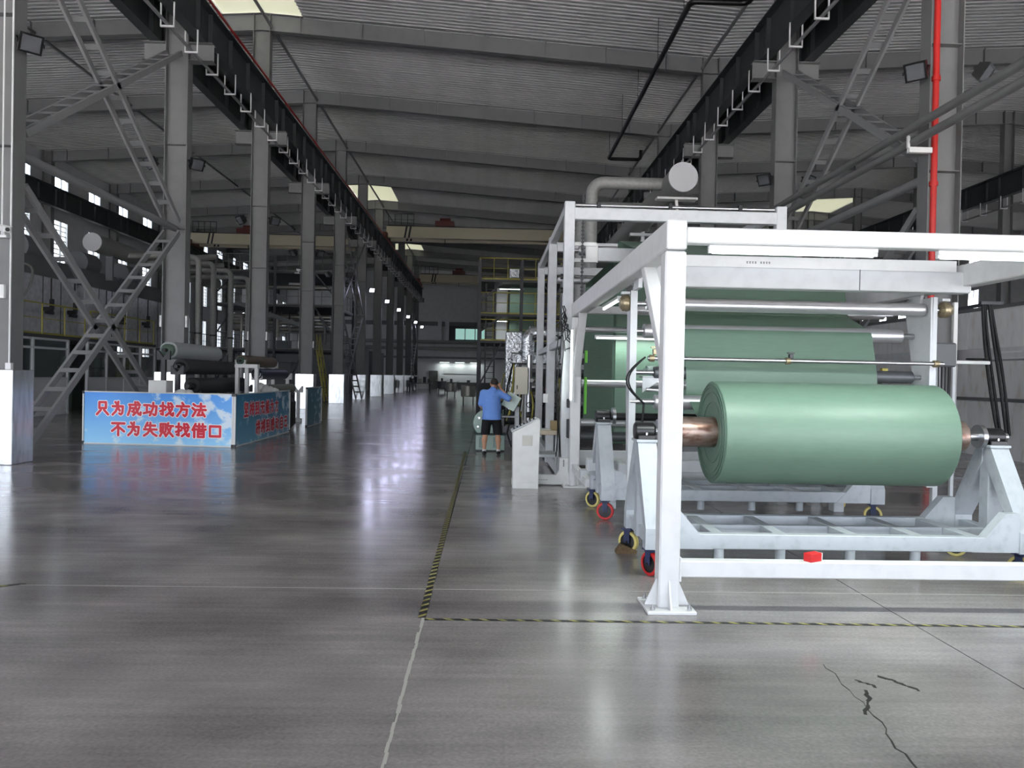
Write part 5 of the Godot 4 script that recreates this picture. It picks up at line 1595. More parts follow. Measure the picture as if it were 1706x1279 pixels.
# ---------------------------------------------------------------- end wall and cranes
func build_far_end() -> void:
	var y := thing("end_pipe", "upper pale pipe run across the far end wall", "pipe", P(0, 5.9, 95.0), "pipes on the end wall")
	part("pipe", S().tube(P(-20, 5.9, 94.9), P(12, 5.9, 94.9), 0.22, 10), M.duct, y)
	for i in 6:
		part("wall_clip", S().box(P(-18 + i * 5.5, 5.9, 95.2), Vector3(0.1, 0.5, 0.58)), M.beam_grey, y)
	y = thing("end_pipe", "lower pale pipe run across the far end wall", "pipe", P(0, 5.1, 95.0), "pipes on the end wall")
	part("pipe", S().tube(P(-20, 5.1, 94.9), P(12, 5.1, 94.9), 0.22, 10), M.duct, y)
	for i in 6:
		part("wall_clip", S().box(P(-18 + i * 5.5, 5.1, 95.2), Vector3(0.1, 0.5, 0.58)), M.beam_grey, y)
	struct("trim_1", S().box(P(-2, 3.95, 95.3), Vector3(34, 0.25, 0.3)), M.beam_grey)
	struct("trim_2", S().box(P(-2, 8.2, 95.3), Vector3(34, 0.5, 0.3)), M.beam_grey)
	struct("trim_3", S().box(P(-2, 1.75, 95.32), Vector3(34, 3.5, 0.2)), M.booth_panel)
	struct("baseboard_far", S().box(P(-3, 0.45, 95.2), Vector3(8, 0.9, 0.06)), M.tower_dark)
	var w := setting("window_200")
	w.position = P(-3.0, 6.3, 95.2)
	struct("window_frame", S().box(P(-3.0, 7.2, 95.35), Vector3(4.4, 2.2, 0.1)), M.tower_dark, w)
	for i in 3:
		struct("pane", S().box(P(-3.75 + i * 1.25, 6.95, 95.26), Vector3(1.15, 1.35, 0.06)), M.lit_pane, w)
	for i in 2:
		struct("duct_panel", S().box(P(-6.3 + i * 0.9, 7.3, 95.2), Vector3(0.5, 2.6, 0.2)), M.wall_panel, w)
	var d := setting("door_1")
	d.position = P(-7.0, 0, 95.0)
	struct("leaf", S().rbox(P(-7.0, 1.15, 95.15), Vector3(1.1, 2.3, 0.08), 0.01), M.door_grey, d)
	struct("door_frame", S().box(P(-6.35, 1.2, 95.12), Vector3(0.2, 2.4, 0.16)), M.white_metal, d)
	struct("handle", S().box(P(-6.6, 1.1, 95.08), Vector3(0.06, 0.2, 0.05)), M.steel, d)
	solo("notice_board", "wide pale notice board on the end wall beside the grey door", "board", P(-3.7, 2.0, 95.1), S().rbox(P(-3.6, 2.4, 95.19), Vector3(4.2, 0.9, 0.06), 0.01), M.pale_cap)
	for i in 3:
		lamp_tube(P(-5.6 + i * 1.9, 3.35, 94.6), Vector3.RIGHT, 1.25, "lit tube lamp hung before the end wall above the notice board", 3.0, "tube lamps along the end wall")
		solo("lamp_bracket", "grey bracket holding a tube lamp off the end wall", "bracket", P(-5.6 + i * 1.9, 3.42, 94.9), S().box(P(-5.6 + i * 1.9, 3.43, 94.9), Vector3(0.06, 0.05, 0.66)), M.beam_grey, "lamp brackets along the end wall")
	var rng := RandomNumberGenerator.new()
	rng.seed = 31
	for i in 5:
		var x: float = [-9.2, -8.3, -4.6, -3.0, -1.6][i]
		var dd: float = [72.0, 80.0, 74.0, 60.0, 46.0][i]
		if i == 4: x = -1.25
		var t := thing("drum_cart", ["small parts cart against the far ridge columns", "loaded cart beside the grey end door", "cart of dark tools before the notice board", "round drum on a wheeled stand in the far aisle", "dark round tank on legs before the yellow-railed tower"][i], "cart", P(x, 0, dd))
		part("tank", S().lathe(P(x, 0.45, dd), Vector3.UP, [[0.0, 0.0], [0.42, 0.0], [0.45, 0.05], [0.45, 0.65], [0.42, 0.7], [0.0, 0.72]], 20), M.steel_dull if i > 2 else M.machine_grey, t)
		for e in [[-1, -1], [1, -1], [-1, 1], [1, 1]]:
			part("leg", S().tube(P(x + e[0] * 0.3, 0.0, dd + e[1] * 0.3), P(x + e[0] * 0.3, 0.46, dd + e[1] * 0.3), 0.03, 6), M.dark_steel, t)
		part("mixer", S().rbox(P(x, 1.3, dd), Vector3(0.2, 0.3, 0.2), 0.02).tube(P(x, 1.1, dd), P(x, 1.2, dd), 0.04, 8), M.dark_steel, t)
		part("handle", S().path([P(x + 0.3, 1.1, dd), P(x + 0.6, 1.3, dd), P(x + 0.6, 0.5, dd)], 0.02, 6), M.dark_steel, t)
	var wk := thing("mixing_bench", "cluttered grey bench by the last ridge columns", "bench", P(-6.6, 0, 76.0))
	part("top", S().rbox(P(-6.9, 0.9, 76.0), Vector3(2.4, 0.08, 0.9), 0.01), M.machine_grey, wk)
	for e in [-7.9, -5.9]:
		part("leg", S().box(P(e, 0.43, 76.0), Vector3(0.1, 0.86, 0.7)), M.dark_steel, wk)
	for i in 5:
		part("machine", S().rbox(P(-7.8 + i * 0.45, 1.15 + 0.1 * (i % 2), 76.0), Vector3(0.3, 0.4 + 0.2 * (i % 2), 0.4), 0.03), [M.dark_steel, M.machine_green, M.steel_dull][i % 3], wk)

func crane(d: float, x0: float, x1: float, label: String) -> void:
	var t := thing("bridge_crane", label, "crane", P((x0 + x1) * 0.5, 11.9, d))
	for e in [-0.75, 0.75]:
		var g := part("girder", S().rbox(P((x0 + x1) * 0.5, 12.45, d + e), Vector3(x1 - x0 - 0.3, 0.85, 0.4), 0.02), M.crane_cream, t)
		for x in [x0 + 1.6, x0 + 1.9, x1 - 1.9, x1 - 1.6]:
			part("stripe", S().prism(P(x, 12.45, d + e - 0.203), Vector3.RIGHT, Vector3.UP, [[-0.14, -0.42], [0.0, -0.42], [0.14, 0.42], [0.0, 0.42]], 0.006), M.black, g)
		part("rail", S().box(P((x0 + x1) * 0.5, 12.91, d + e), Vector3(x1 - x0 - 0.3, 0.08, 0.08)), M.dark_steel, g)
	for x in [x0 + 0.1, x1 - 0.1]:
		var c := part("end_carriage", S().rbox(P(x, 12.1, d), Vector3(0.36, 0.45, 3.2), 0.02), M.crane_red, t, "dull red end carriage")
		for e in [-1.2, 1.2]:
			part("wheel", S().lathe(P(x - 0.05, 11.98, d + e), Vector3.RIGHT, [[0.0, 0.0], [0.12, 0.0], [0.12, 0.1], [0.0, 0.1]], 14), M.dark_steel, c)
	var h := part("trolley", S().rbox(P(x0 + 4.5, 13.15, d), Vector3(1.4, 0.4, 2.0), 0.02).tube(P(x0 + 4.1, 13.5, d), P(x0 + 4.9, 13.5, d), 0.25, 14), M.crane_red, t)
	part("hoist_rope", S().tube(P(x0 + 4.5, 12.95, d), P(x0 + 4.5, 11.7, d), 0.03, 6), M.dark_steel, h)
	rail_run(t, P(x0 + 0.3, 12.9, d - 0.95), P(x0 + 2.2, 12.9, d - 0.95), M.dark_steel, 0.9, 0.5)

func build_cranes() -> void:
	crane(58.2, ROW_L + 0.62, ROW_R - 0.62, "cream bridge crane spanning the middle aisle, nearer of two over the aisle")
	crane(85.0, ROW_L + 0.62, ROW_R - 0.62, "cream bridge crane near the end wall of the middle aisle")
	crane(63.0, WALL_L + 1.0, ROW_L - 0.62, "cream bridge crane spanning the left aisle beside the windows")

func flood_light(at: Vector3, turn: float, lit: bool, label: String, group: String, proto: Node3D) -> Node3D:
	var t: Node3D
	if proto == null:
		t = thing("flood_light", label, "light", Vector3.ZERO, group)
		part("housing", S().prism(Vector3(0, 0, 0), Vector3.BACK, Vector3.UP, [[-0.06, -0.13], [0.06, -0.17], [0.06, 0.17], [-0.06, 0.13]], 0.36), M.black, t)
		var lens := part("glass", S().box(Vector3(0, 0, 0.063), Vector3(0.29, 0.27, 0.006)), M.lamp_lit if lit else M.flood_glass, t, "glowing face" if lit else "pale reflector behind glass")
		part("rim", S().box(Vector3(0, 0.15, 0.066), Vector3(0.36, 0.03, 0.014)).box(Vector3(0, -0.15, 0.066), Vector3(0.36, 0.03, 0.014)).box(Vector3(0.165, 0, 0.066), Vector3(0.03, 0.3, 0.014)).box(Vector3(-0.165, 0, 0.066), Vector3(0.03, 0.3, 0.014)), M.black, lens)
		var fins := S()
		for i in 7:
			fins.box(Vector3(-0.15 + i * 0.05, 0, -0.085), Vector3(0.01, 0.24, 0.05))
		part("fins", fins, M.black, t)
		part("yoke", S().box(Vector3(0.2, 0, -0.02), Vector3(0.01, 0.05, 0.2)).box(Vector3(-0.2, 0, -0.02), Vector3(0.01, 0.05, 0.2)).box(Vector3(0, 0, -0.125), Vector3(0.41, 0.05, 0.012)), M.black, t)
		if lit:
			var l := SpotLight3D.new()
			l.name = "flood_beam"
			l.light_color = Color(0.86, 0.86, 1.0)
			l.light_energy = 4.0
			l.spot_angle = 70.0
			l.spot_range = 90.0
			l.spot_attenuation = 2.0
			l.light_size = 0.12
			l.shadow_enabled = true
			t.add_child(l)
			l.position = Vector3(0, 0, 0.1)
			l.rotation = Vector3(0, PI, 0)
	else:
		t = copy(proto, Vector3.ZERO)
	t.transform = Transform3D(Basis(Vector3.UP, turn) * Basis(Vector3.RIGHT, 0.62), at)
	return t

func build_lights_and_small() -> void:
	var glow := mat("lamp_lit", Color(1, 1, 1), 0.3)
	glow.emission_enabled = true
	glow.emission = Color(0.92, 0.95, 1.0)
	glow.emission_energy_multiplier = 12.0
	mat("flood_glass", Color(0.55, 0.56, 0.58), 0.15, 0.7)
	var off: Node3D
	for k in 5:
		for e in [-1, 1]:
			var o := flood_light(P(ROW_L + e * 0.62, 7.35, bay(k) - 0.25), e * 0.75, false, "black flood light, unlit, clamped to a column behind the slogan boards", "unlit flood lights on the ridge columns", off)
			if off == null: off = o
	var offr: Node3D
	for k in 2:
		for e in [-1, 1]:
			var o := flood_light(P(ROW_R + e * 0.62, 7.35, bay(k) - 0.25), e * 0.75, false, "black flood light, unlit, clamped to a column behind the winder", "unlit flood lights on the valley columns", offr)
			if offr == null: offr = o
	var on: Node3D
	for k in range(5, NCOL):
		var o := flood_light(P(ROW_L + 0.75, 7.35, bay(k) - 0.3), 0.35, true, "lit white flood light on a far ridge column", "lit flood lights down the aisle", on)
		if on == null: on = o
	# conduits, camera and switch on the first column
	var c := thing("conduit", "white conduit running up the edge of the first ridge column", "conduit", P(-8.40, 1.66, 13.45), "")
	part("pipe", S().tube(P(-8.40, 1.72, 13.5), P(-8.40, 13.5, 13.5), 0.016, 8), M.white_metal, c)
	part("end_box", S().rbox(P(-8.40, 1.72, 13.5), Vector3(0.1, 0.12, 0.08), 0.006), M.white_metal, c)
	solo("conduit", "white conduit up the middle of the first ridge column", "conduit", P(-8.56, 4.0, 13.48), S().tube(P(-8.54, 4.0, 13.48), P(-8.54, 13.5, 13.48), 0.014, 8), M.white_metal)
	solo("switch_plate", "white switch box on the first ridge column below the camera", "switch", P(-8.52, 3.0, 13.42), S().rbox(P(-8.52, 3.02, 13.45), Vector3(0.13, 0.24, 0.07), 0.008), M.white_metal)
	for q in [[P(-8.42, 4.05, 13.3), "white bullet camera on the first ridge column"], [P(-9.1, 7.1 - 0.6, 36.0), "small white bullet camera on a ridge column behind the roll racks"]]:
		var v := thing("security_camera", q[1], "camera", q[0])
		var p: Vector3 = q[0]
		part("body", S().bar(p + Vector3(-0.06, 0.06, -0.1), p + Vector3(0.16, 0.0, 0.12), 0.11, 0.1, 0.012), M.white_metal, v)
		part("hood", S().bar(p + Vector3(-0.08, 0.12, -0.12), p + Vector3(0.19, 0.05, 0.15), 0.13, 0.012), M.white_metal, v)
		part("lens", S().tube(p + Vector3(0.15, 0.003, 0.11), p + Vector3(0.17, -0.002, 0.13), 0.035, 12), M.black, v)
		part("mount", S().rbox(p + Vector3(-0.06, -0.09, -0.08), Vector3(0.22, 0.05, 0.12), 0.006).tube(p + Vector3(0, -0.08, -0.05), p + Vector3(0, 0.0, -0.03), 0.02, 8), M.white_metal, v)
	# pale marker plates low on the near ridge columns
	for k in [1, 2, 3]:
		for e in [-1, 1]:
			var o := solo("marker_plate", "small white marker plate at shoulder height of a ridge column", "plate", P(ROW_L + e * 0.345, 2.9, bay(k) - 0.1), S().rbox(P(ROW_L + e * 0.345, 3.05, bay(k) - 0.1), Vector3(0.06, 0.32, 0.1), 0.006), M.white_metal, "marker plates on the ridge columns")

# black and yellow floor tape
func tape(a: Vector3, b: Vector3, w: float, label: String) -> void:
	var t := thing("hazard_tape", label, "tape", (a + b) * 0.5)
	var u := (b - a).normalized()
	var s := u.cross(Vector3.UP)
	part("backing", S().bar(a + Vector3(0, 0.001, 0), b + Vector3(0, 0.001, 0), w, 0.002), M.tape_black, t)
	var l := a.distance_to(b)
	var x := 0.0
	var y := Vector3(0, 0.0026, 0)
	var rng := RandomNumberGenerator.new()
	rng.seed = 3
	var st := S()
	while x < l - 0.12:
		var wear := rng.randf_range(0.85, 1.0)
		var p := a + u * x + y
		st.quad(p - s * w * 0.5, p + u * 0.045 - s * w * 0.5, p + u * (0.045 + w) + s * w * 0.5 * wear, p + u * w + s * w * 0.5 * wear)
		x += 0.125
	tag(part("stripes", st, M.tape_yellow, t, "slanted yellow stripes"), "", "", "", "stuff")

func build_tape() -> void:
	mat("tape_black", Color(0.12, 0.12, 0.11), 0.5)
	grained(mat("tape_yellow", Color(0.66, 0.63, 0.38), 0.6), noise_tex(0.06, 71, [[0.0, grey(0.55)], [0.4, grey(0.9)], [1.0, grey(1.0)]]), Vector3.ONE * 1.5)
	tape(P(-0.44, 0, 5.3), P(-0.50, 0, 17.0), 0.055, "worn yellow and black tape along the aisle joint towards the worker")
	tape(P(-0.42, 0, 5.27), P(6.5, 0, 5.20), 0.04, "yellow and black tape across the floor past the white post's foot")
	tape(P(-4.1, 0, 5.75), P(-3.62, 0, 6.06), 0.045, "short curl of yellow tape on the open floor near the thin joint")

func left_materials() -> void:
	mat("booth_panel", Color(0.80, 0.80, 0.81), 0.5)
	var g := mat("glass_dark", Color(0.30, 0.36, 0.34, 0.35), 0.05)
	g.transparency = BaseMaterial3D.TRANSPARENCY_ALPHA
	mat("tan", Color(0.62, 0.55, 0.45), 0.7)
	mat("rail_grey", Color(0.46, 0.46, 0.44), 0.5)
	mat("door_grey", Color(0.36, 0.37, 0.36), 0.5)
	mat("crane_cream", Color(0.72, 0.69, 0.60), 0.5)
	mat("crane_red", Color(0.36, 0.16, 0.13), 0.5)
	var l := mat("lit_pane", Color(0.6, 0.75, 0.72), 0.3)
	l.emission_enabled = true
	l.emission = Color(0.70, 0.9, 0.86)
	l.emission_energy_multiplier = 0.6

# ---------------------------------------------------------------- the worker
class Field:
	var lo: Vector3
	var cell: float
	var n: Vector3i
	var f := PackedFloat32Array()

	func _init(a: Vector3, b: Vector3, c: float) -> void:
		lo = a
		cell = c
		n = Vector3i(((b - a) / c).ceil()) + Vector3i.ONE
		f.resize(n.x * n.y * n.z)
		f.fill(1.0)

	# tapered capsule from p to q, squeezed by sc, joined softly
	func bone(p: Vector3, q: Vector3, r0: float, r1: float, sc := Vector3.ONE, k := 0.03) -> void:
		var m := maxf(r0, r1) * 1.3 + k * 2.0 + cell * 2.0
		var a := ((p.min(q) - Vector3.ONE * m - lo) / cell).floor()
		var b := ((p.max(q) + Vector3.ONE * m - lo) / cell).ceil()
		var d := (q - p) / sc
		var dd := maxf(d.length_squared(), 1e-8)
		for z in range(maxi(0, int(a.z)), mini(n.z, int(b.z) + 1)):
			for y in range(maxi(0, int(a.y)), mini(n.y, int(b.y) + 1)):
				var i := (z * n.y + y) * n.x
				for x in range(maxi(0, int(a.x)), mini(n.x, int(b.x) + 1)):
					var w := (lo + Vector3(x, y, z) * cell - p) / sc
					var t := clampf(w.dot(d) / dd, 0.0, 1.0)
					var v := (w - d * t).length() - lerpf(r0, r1, t)
					var o := f[i + x]
					var h := clampf(0.5 + 0.5 * (v - o) / k, 0.0, 1.0)
					f[i + x] = lerpf(v, o, h) - k * h * (1.0 - h)

	func at(x: int, y: int, z: int) -> float:
		return f[(z * n.y + y) * n.x + x]

	func surface(s: Shape) -> void:
		var idx := {}
		var vs := PackedVector3Array()
		var ns := PackedVector3Array()
		var row := n.x
		var lay := n.x * n.y
		for z in n.z - 1:
			for y in n.y - 1:
				for x in n.x - 1:
					var b := z * lay + y * row + x
					var c := [f[b], f[b + 1], f[b + row], f[b + row + 1], f[b + lay], f[b + lay + 1], f[b + lay + row], f[b + lay + row + 1]]
					var neg := 0
					for e in c:
						if e < 0.0: neg += 1
					if neg == 0 or neg == 8:
						continue
					var p := Vector3.ZERO
					var cnt := 0
					for e in [[0, 1], [2, 3], [4, 5], [6, 7], [0, 2], [1, 3], [4, 6], [5, 7], [0, 4], [1, 5], [2, 6], [3, 7]]:
						var u: float = c[e[0]]
						var v: float = c[e[1]]
						if (u < 0.0) != (v < 0.0):
							var t := u / (u - v)
							var pa := Vector3(e[0] & 1, (e[0] >> 1) & 1, e[0] >> 2)
							var pb := Vector3(e[1] & 1, (e[1] >> 1) & 1, e[1] >> 2)
							p += pa.lerp(pb, t)
							cnt += 1
					idx[b] = vs.size()
					vs.append(lo + (Vector3(x, y, z) + p / cnt) * cell)
					ns.append(Vector3(c[1] + c[3] + c[5] + c[7] - c[0] - c[2] - c[4] - c[6], c[2] + c[3] + c[6] + c[7] - c[0] - c[1] - c[4] - c[5], c[4] + c[5] + c[6] + c[7] - c[0] - c[1] - c[2] - c[3]).normalized())
		for z in range(1, n.z - 1):
			for y in range(1, n.y - 1):
				for x in range(1, n.x - 1):
					var b := z * lay + y * row + x
					for ax in 3:
						var st: int = [1, row, lay][ax]
						var u: int = [row, lay, 1][ax]
						var w: int = [lay, 1, row][ax]
						if (f[b] < 0.0) == (f[b + st] < 0.0):
							continue
						var q := [b - u - w, b - w, b, b - u]
						var ok := true
						for e in q:
							if not idx.has(e): ok = false
						if not ok:
							continue
						var i0: int = idx[q[0]]; var i1: int = idx[q[1]]; var i2: int = idx[q[2]]; var i3: int = idx[q[3]]
						if f[b] < 0.0:
							s.sq(vs[i0], vs[i1], vs[i2], vs[i3], ns[i0], ns[i1], ns[i2], ns[i3])
						else:
							s.sq(vs[i3], vs[i2], vs[i1], vs[i0], ns[i3], ns[i2], ns[i1], ns[i0])

func build_person() -> void:
	# a man seen from behind, phone held to his right ear
	mat("skin", Color(0.74, 0.56, 0.45), 0.55)
	var sh := mat("shirt_blue", Color(0.42, 0.58, 0.86), 0.75)
	var nt := noise_tex(0.015, 91, [])
	nt.as_normal_map = true
	nt.bump_strength = 8.0
	sh.normal_enabled = true
	sh.normal_texture = nt
	sh.uv1_triplanar = true
	sh.uv1_scale = Vector3(2.5, 1.2, 2.5)
	mat("shorts_black", Color(0.045, 0.045, 0.05), 0.8)
	mat("hair_black", Color(0.16, 0.14, 0.12), 0.7)
	mat("shoe_black", Color(0.05, 0.05, 0.055), 0.6)
	mat("sock_white", Color(0.80, 0.80, 0.80), 0.8)
	var o := P(0.07, 0, 16.45)
	var t := thing("person", "person in a blue short-sleeved shirt and black shorts, phone held to the ear", "person", o)
	# joints: x right, y up, z towards the camera
	var hip := 0.86
	var j := func(x: float, y: float, z: float) -> Vector3: return o + Vector3(x, y, z)
	var foot_l: Vector3 = j.call(-0.15, 0.07, 0.02)
	var foot_r: Vector3 = j.call(0.16, 0.07, 0.0)
	var knee_l: Vector3 = j.call(-0.13, 0.45, -0.02)
	var knee_r: Vector3 = j.call(0.14, 0.45, -0.03)
	var hip_l: Vector3 = j.call(-0.095, hip, 0.0)
	var hip_r: Vector3 = j.call(0.095, hip, 0.0)
	var sho_l: Vector3 = j.call(-0.185, 1.335, 0.0)
	var sho_r: Vector3 = j.call(0.185, 1.345, -0.01)
	var elb_r: Vector3 = j.call(0.385, 1.21, 0.03)
	var wri_r: Vector3 = j.call(0.205, 1.42, 0.03)
	var elb_l: Vector3 = j.call(-0.24, 1.07, -0.06)
	var wri_l: Vector3 = j.call(-0.16, 0.98, -0.26)
	var head: Vector3 = j.call(0.045, 1.53, -0.03)
	var body := Field.new(o + Vector3(-0.42, -0.01, -0.42), o + Vector3(0.50, 1.68, 0.24), 0.014)
	body.bone(hip_l, knee_l, 0.082, 0.056)
	body.bone(hip_r, knee_r, 0.082, 0.056)
	body.bone(knee_l, j.call(-0.147, 0.33, 0.015), 0.053, 0.058)
	body.bone(knee_r, j.call(0.153, 0.33, 0.01), 0.053, 0.058)
	body.bone(j.call(-0.147, 0.33, 0.015), foot_l, 0.056, 0.034)
	body.bone(j.call(0.153, 0.33, 0.01), foot_r, 0.056, 0.034)
	body.bone(j.call(0, 0.9, 0), j.call(0, 1.28, 0), 0.13, 0.14, Vector3(1.1, 1, 0.8))
	body.bone(j.call(0, 1.3, 0), j.call(0.03, 1.45, -0.015), 0.07, 0.056)
	body.bone(sho_l, elb_l, 0.052, 0.042)
	body.bone(elb_l, wri_l, 0.041, 0.028)
	body.bone(sho_r, elb_r, 0.052, 0.042)
	body.bone(elb_r, wri_r, 0.041, 0.028)
	var s := S()
	body.surface(s)
	# head and hands on finer grids, in the same mesh
	var hf := Field.new(head + Vector3(-0.12, -0.16, -0.14), head + Vector3(0.12, 0.15, 0.13), 0.006)
	hf.bone(head + Vector3(0, 0.035, 0.012), head + Vector3(0, 0.03, -0.02), 0.082, 0.08, Vector3(0.95, 1.1, 1.0))
	hf.bone(head + Vector3(0, -0.04, -0.03), head + Vector3(0, -0.075, -0.055), 0.06, 0.042)
	hf.bone(head + Vector3(0, 0.0, -0.1), head + Vector3(0, -0.02, -0.122), 0.012, 0.014, Vector3.ONE, 0.015)
	hf.bone(head + Vector3(-0.02, -0.06, -0.098), head + Vector3(0.02, -0.06, -0.098), 0.008, 0.008, Vector3.ONE, 0.01)
	hf.bone(head + Vector3(-0.012, -0.06, 0.0), head + Vector3(-0.015, -0.15, 0.012), 0.056, 0.057)
	for e in [-1, 1]:
		hf.bone(head + Vector3(e * 0.084, 0.02, 0.008), head + Vector3(e * 0.082, -0.025, 0.0), 0.017, 0.011, Vector3(0.6, 1, 1), 0.008)
		hf.bone(head + Vector3(e * 0.03, 0.018, -0.088), head + Vector3(e * 0.034, 0.018, -0.088), 0.012, 0.012, Vector3.ONE, 0.01)
	hf.surface(s)
	for q in [[wri_r, Vector3(-0.5, 0.8, -0.25).normalized(), Vector3(0, -0.2, 1).normalized()], [wri_l, Vector3(0.3, -0.1, -0.95).normalized(), Vector3(0, -1, 0.1).normalized()]]:
		var w: Vector3 = q[0]
		var u: Vector3 = q[1]
		var v: Vector3 = (q[2] - u * q[2].dot(u)).normalized()
		var pn := u.cross(v)
		var hd := Field.new(w - Vector3.ONE * 0.11, w + Vector3.ONE * 0.2 + u * 0.05, 0.005)
		hd.bone(w - u * 0.02, w + u * 0.03, 0.025, 0.026, Vector3.ONE, 0.012)
		hd.bone(w + u * 0.03 + v * 0.022, w + u * 0.085 + v * 0.028, 0.018, 0.013, Vector3.ONE, 0.015)
		hd.bone(w + u * 0.03 - v * 0.018, w + u * 0.085 - v * 0.03, 0.018, 0.013, Vector3.ONE, 0.015)
		hd.bone(w + u * 0.03, w + u * 0.088, 0.018, 0.014, Vector3.ONE, 0.015)
		for i in 4:
			var b: Vector3 = w + u * 0.088 + v * (0.03 - 0.02 * i)
			var l: float = [0.034, 0.042, 0.04, 0.03][i]
			var mid := b + u * l + pn * 0.008
			hd.bone(b, mid, 0.0095, 0.009, Vector3.ONE, 0.004)
			hd.bone(mid, mid + u * l * 0.35 + pn * l * 0.7, 0.009, 0.008, Vector3.ONE, 0.004)
		var th := w + u * 0.03 + v * 0.035
		hd.bone(th - v * 0.01, th + u * 0.028 + v * 0.022 + pn * 0.014, 0.012, 0.011, Vector3.ONE, 0.006)
		hd.bone(th + u * 0.028 + v * 0.022 + pn * 0.014, th + u * 0.055 + v * 0.02 + pn * 0.03, 0.0105, 0.009, Vector3.ONE, 0.004)
		hd.surface(s)
	part("body", s, M.skin, t)
	# shirt
	var cf := Field.new(o + Vector3(-0.46, 0.70, -0.3), o + Vector3(0.54, 1.52, 0.26), 0.014)
	cf.bone(j.call(0, 0.62, 0.005), j.call(0, 1.02, 0.005), 0.192, 0.16, Vector3(1.18, 1, 0.88), 0.05)
	cf.bone(j.call(0, 1.02, 0.005), j.call(0, 1.27, 0.01), 0.158, 0.158, Vector3(1.2, 0.9, 0.84), 0.05)
	cf.bone(j.call(-0.15, 1.33, 0.005), j.call(0.15, 1.335, 0.0), 0.078, 0.078, Vector3.ONE, 0.05)
	cf.bone(j.call(0.0, 1.36, 0), j.call(0.02, 1.425, -0.005), 0.09, 0.068, Vector3.ONE, 0.03)
	cf.bone(sho_l, sho_l.lerp(elb_l, 0.86), 0.082, 0.07, Vector3.ONE, 0.04)
	cf.bone(sho_r, sho_r.lerp(elb_r, 0.86), 0.082, 0.074, Vector3.ONE, 0.04)
	for i in cf.f.size():
		var yy := cf.lo.y + (i / cf.n.x % cf.n.y) * cf.cell
		if yy < o.y + 0.765:
			cf.f[i] = maxf(cf.f[i], (o.y + 0.765 - yy))
	s = S()
	cf.surface(s)
	part("shirt", s, M.shirt_blue, t, "mid blue short-sleeved shirt")
	var collar := S().path([j.call(-0.05, 1.425, 0.045), j.call(0.01, 1.445, 0.066), j.call(0.075, 1.425, 0.04)], 0.022, 8)
	part("collar", collar, M.shirt_blue, t)
	# shorts
	cf = Field.new(o + Vector3(-0.28, 0.36, -0.24), o + Vector3(0.30, 0.92, 0.24), 0.014)
	cf.bone(j.call(-0.06, 0.80, 0.005), j.call(0.06, 0.80, 0.005), 0.135, 0.135, Vector3(1.05, 1, 0.9), 0.04)
	cf.bone(hip_l + Vector3(-0.005, -0.06, 0), knee_l + Vector3(-0.005, -0.02, 0), 0.106, 0.10, Vector3.ONE, 0.025)
	cf.bone(hip_r + Vector3(0.005, -0.06, 0), knee_r + Vector3(0.005, -0.02, 0), 0.106, 0.10, Vector3.ONE, 0.025)
	for i in cf.f.size():
		var yy := cf.lo.y + (i / cf.n.x % cf.n.y) * cf.cell
		cf.f[i] = maxf(cf.f[i], o.y + 0.435 - yy)
	s = S()
	cf.surface(s)
	part("shorts", s, M.shorts_black, t, "black knee-length shorts")
	# hair: close cut cap
	cf = Field.new(head + Vector3(-0.12, -0.09, -0.13), head + Vector3(0.12, 0.15, 0.13), 0.007)
	cf.bone(head + Vector3(0, 0.042, 0.016), head + Vector3(0, 0.04, -0.012), 0.086, 0.084, Vector3(0.95, 1.1, 1.0))
	for i in cf.f.size():
		var yy := cf.lo.y + (i / cf.n.x % cf.n.y) * cf.cell - head.y
		var zz := cf.lo.z + (i / (cf.n.x * cf.n.y)) * cf.cell - head.z
		cf.f[i] = maxf(cf.f[i], -(yy + zz * 0.35 - 0.022))
	s = S()
	cf.surface(s)
	part("hair", s, M.hair_black, t)
	for q in [foot_l, foot_r]:
		var c: Vector3 = q
		cf = Field.new(c + Vector3(-0.09, -0.09, -0.26), c + Vector3(0.12, 0.05, 0.1), 0.009)
		cf.bone(Vector3(c.x, 0.032, c.z + 0.03), Vector3(c.x + 0.015, 0.028, c.z - 0.16), 0.04, 0.04, Vector3(1, 0.75, 1), 0.02)
		cf.bone(Vector3(c.x, 0.045, c.z + 0.02), Vector3(c.x, 0.06, c.z + 0.01), 0.042, 0.042, Vector3.ONE, 0.02)
		s = S()
		cf.surface(s)
		part("shoe", s, M.shoe_black, t, "black low shoe")
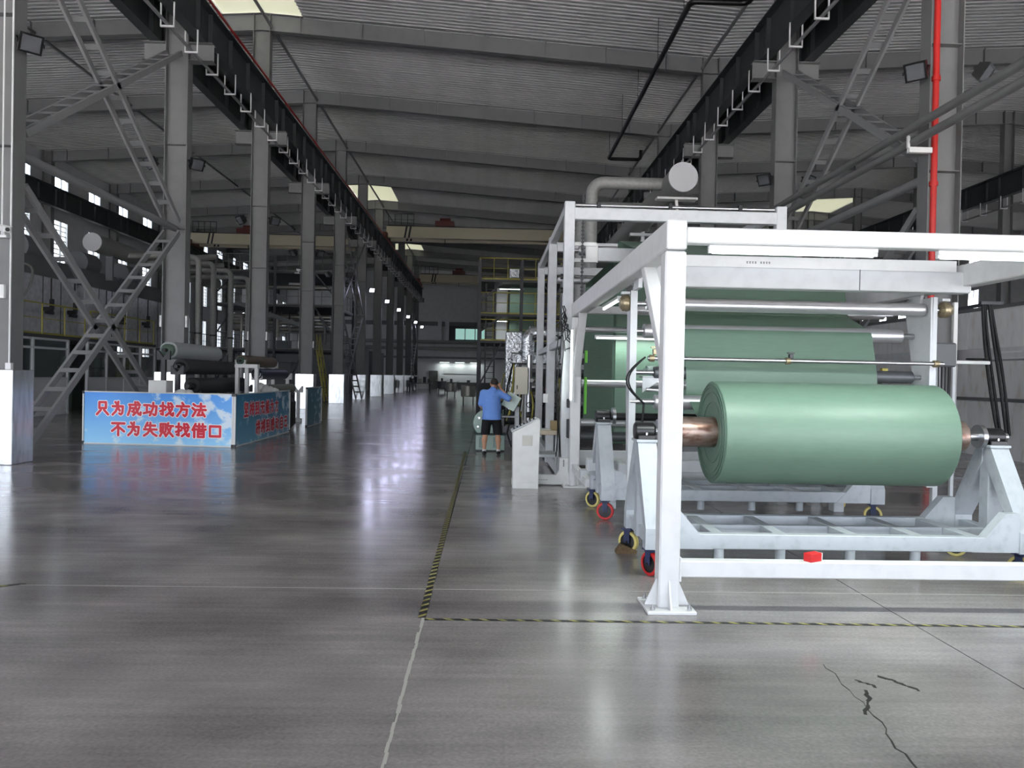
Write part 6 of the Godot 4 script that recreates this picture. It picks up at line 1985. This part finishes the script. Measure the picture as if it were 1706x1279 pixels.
		part("sock", S().tube(Vector3(c.x, 0.07, c.z), Vector3(c.x, 0.125, c.z + 0.002), 0.043, 14), M.sock_white, t)
	var ph: Vector3 = head + Vector3(0.105, -0.02, -0.035)
	solo("phone", "dark phone held against the worker's ear", "phone", ph, S().rbox(ph, Vector3(0.014, 0.14, 0.07), 0.004, Basis(Vector3.RIGHT, -0.35)), M.black)

func _ready() -> void:
	var cam := Camera3D.new()
	cam.name = "camera"
	add_child(cam)
	cam.position = Vector3(0, 1.70, 0)
	cam.rotation = Vector3(-0.0093456, -0.0303311, 0.019)
	cam.fov = 53.8192
	cam.near = 0.05
	cam.far = 400.0
	cam.current = true
	var env := Environment.new()
	env.background_mode = Environment.BG_SKY
	var sky := Sky.new()
	var sm := ProceduralSkyMaterial.new()
	sm.sky_top_color = Color(0.86, 0.92, 1.0)
	sm.sky_horizon_color = Color(0.95, 0.97, 1.0)
	sm.ground_bottom_color = Color(0.5, 0.5, 0.5)
	sm.ground_horizon_color = Color(0.6, 0.6, 0.6)
	sm.energy_multiplier = 1.0
	sky.sky_material = sm
	env.sky = sky
	env.background_energy_multiplier = 7.5
	env.tonemap_mode = Environment.TONE_MAPPER_LINEAR
	env.tonemap_exposure = 1.0
	env.sdfgi_enabled = true
	env.ssao_enabled = true
	env.ssil_enabled = true
	var we := WorldEnvironment.new()
	we.name = "world_environment"
	we.environment = env
	add_child(we)
	var sun := DirectionalLight3D.new()
	sun.name = "sun"
	sun.rotation_degrees = Vector3(-58, 24, 0)
	sun.light_energy = 27.0
	sun.light_color = Color(1.0, 0.985, 0.97)
	sun.light_angular_distance = 0.6
	sun.shadow_enabled = true
	add_child(sun)
	materials()
	build_floor()
	build_roof()
	build_walls()
	build_frames()
	build_cranes_rails()
	build_braces()
	line_materials()
	left_materials()
	build_line()
	build_tall_frame()
	build_ducts()
	build_partition()
	build_console()
	build_blower()
	build_coating_line()
	build_green_tower()
	build_store()
	build_left_line()
	build_far_end()
	build_cranes()
	build_lights_and_small()
	build_tape()
	build_person()
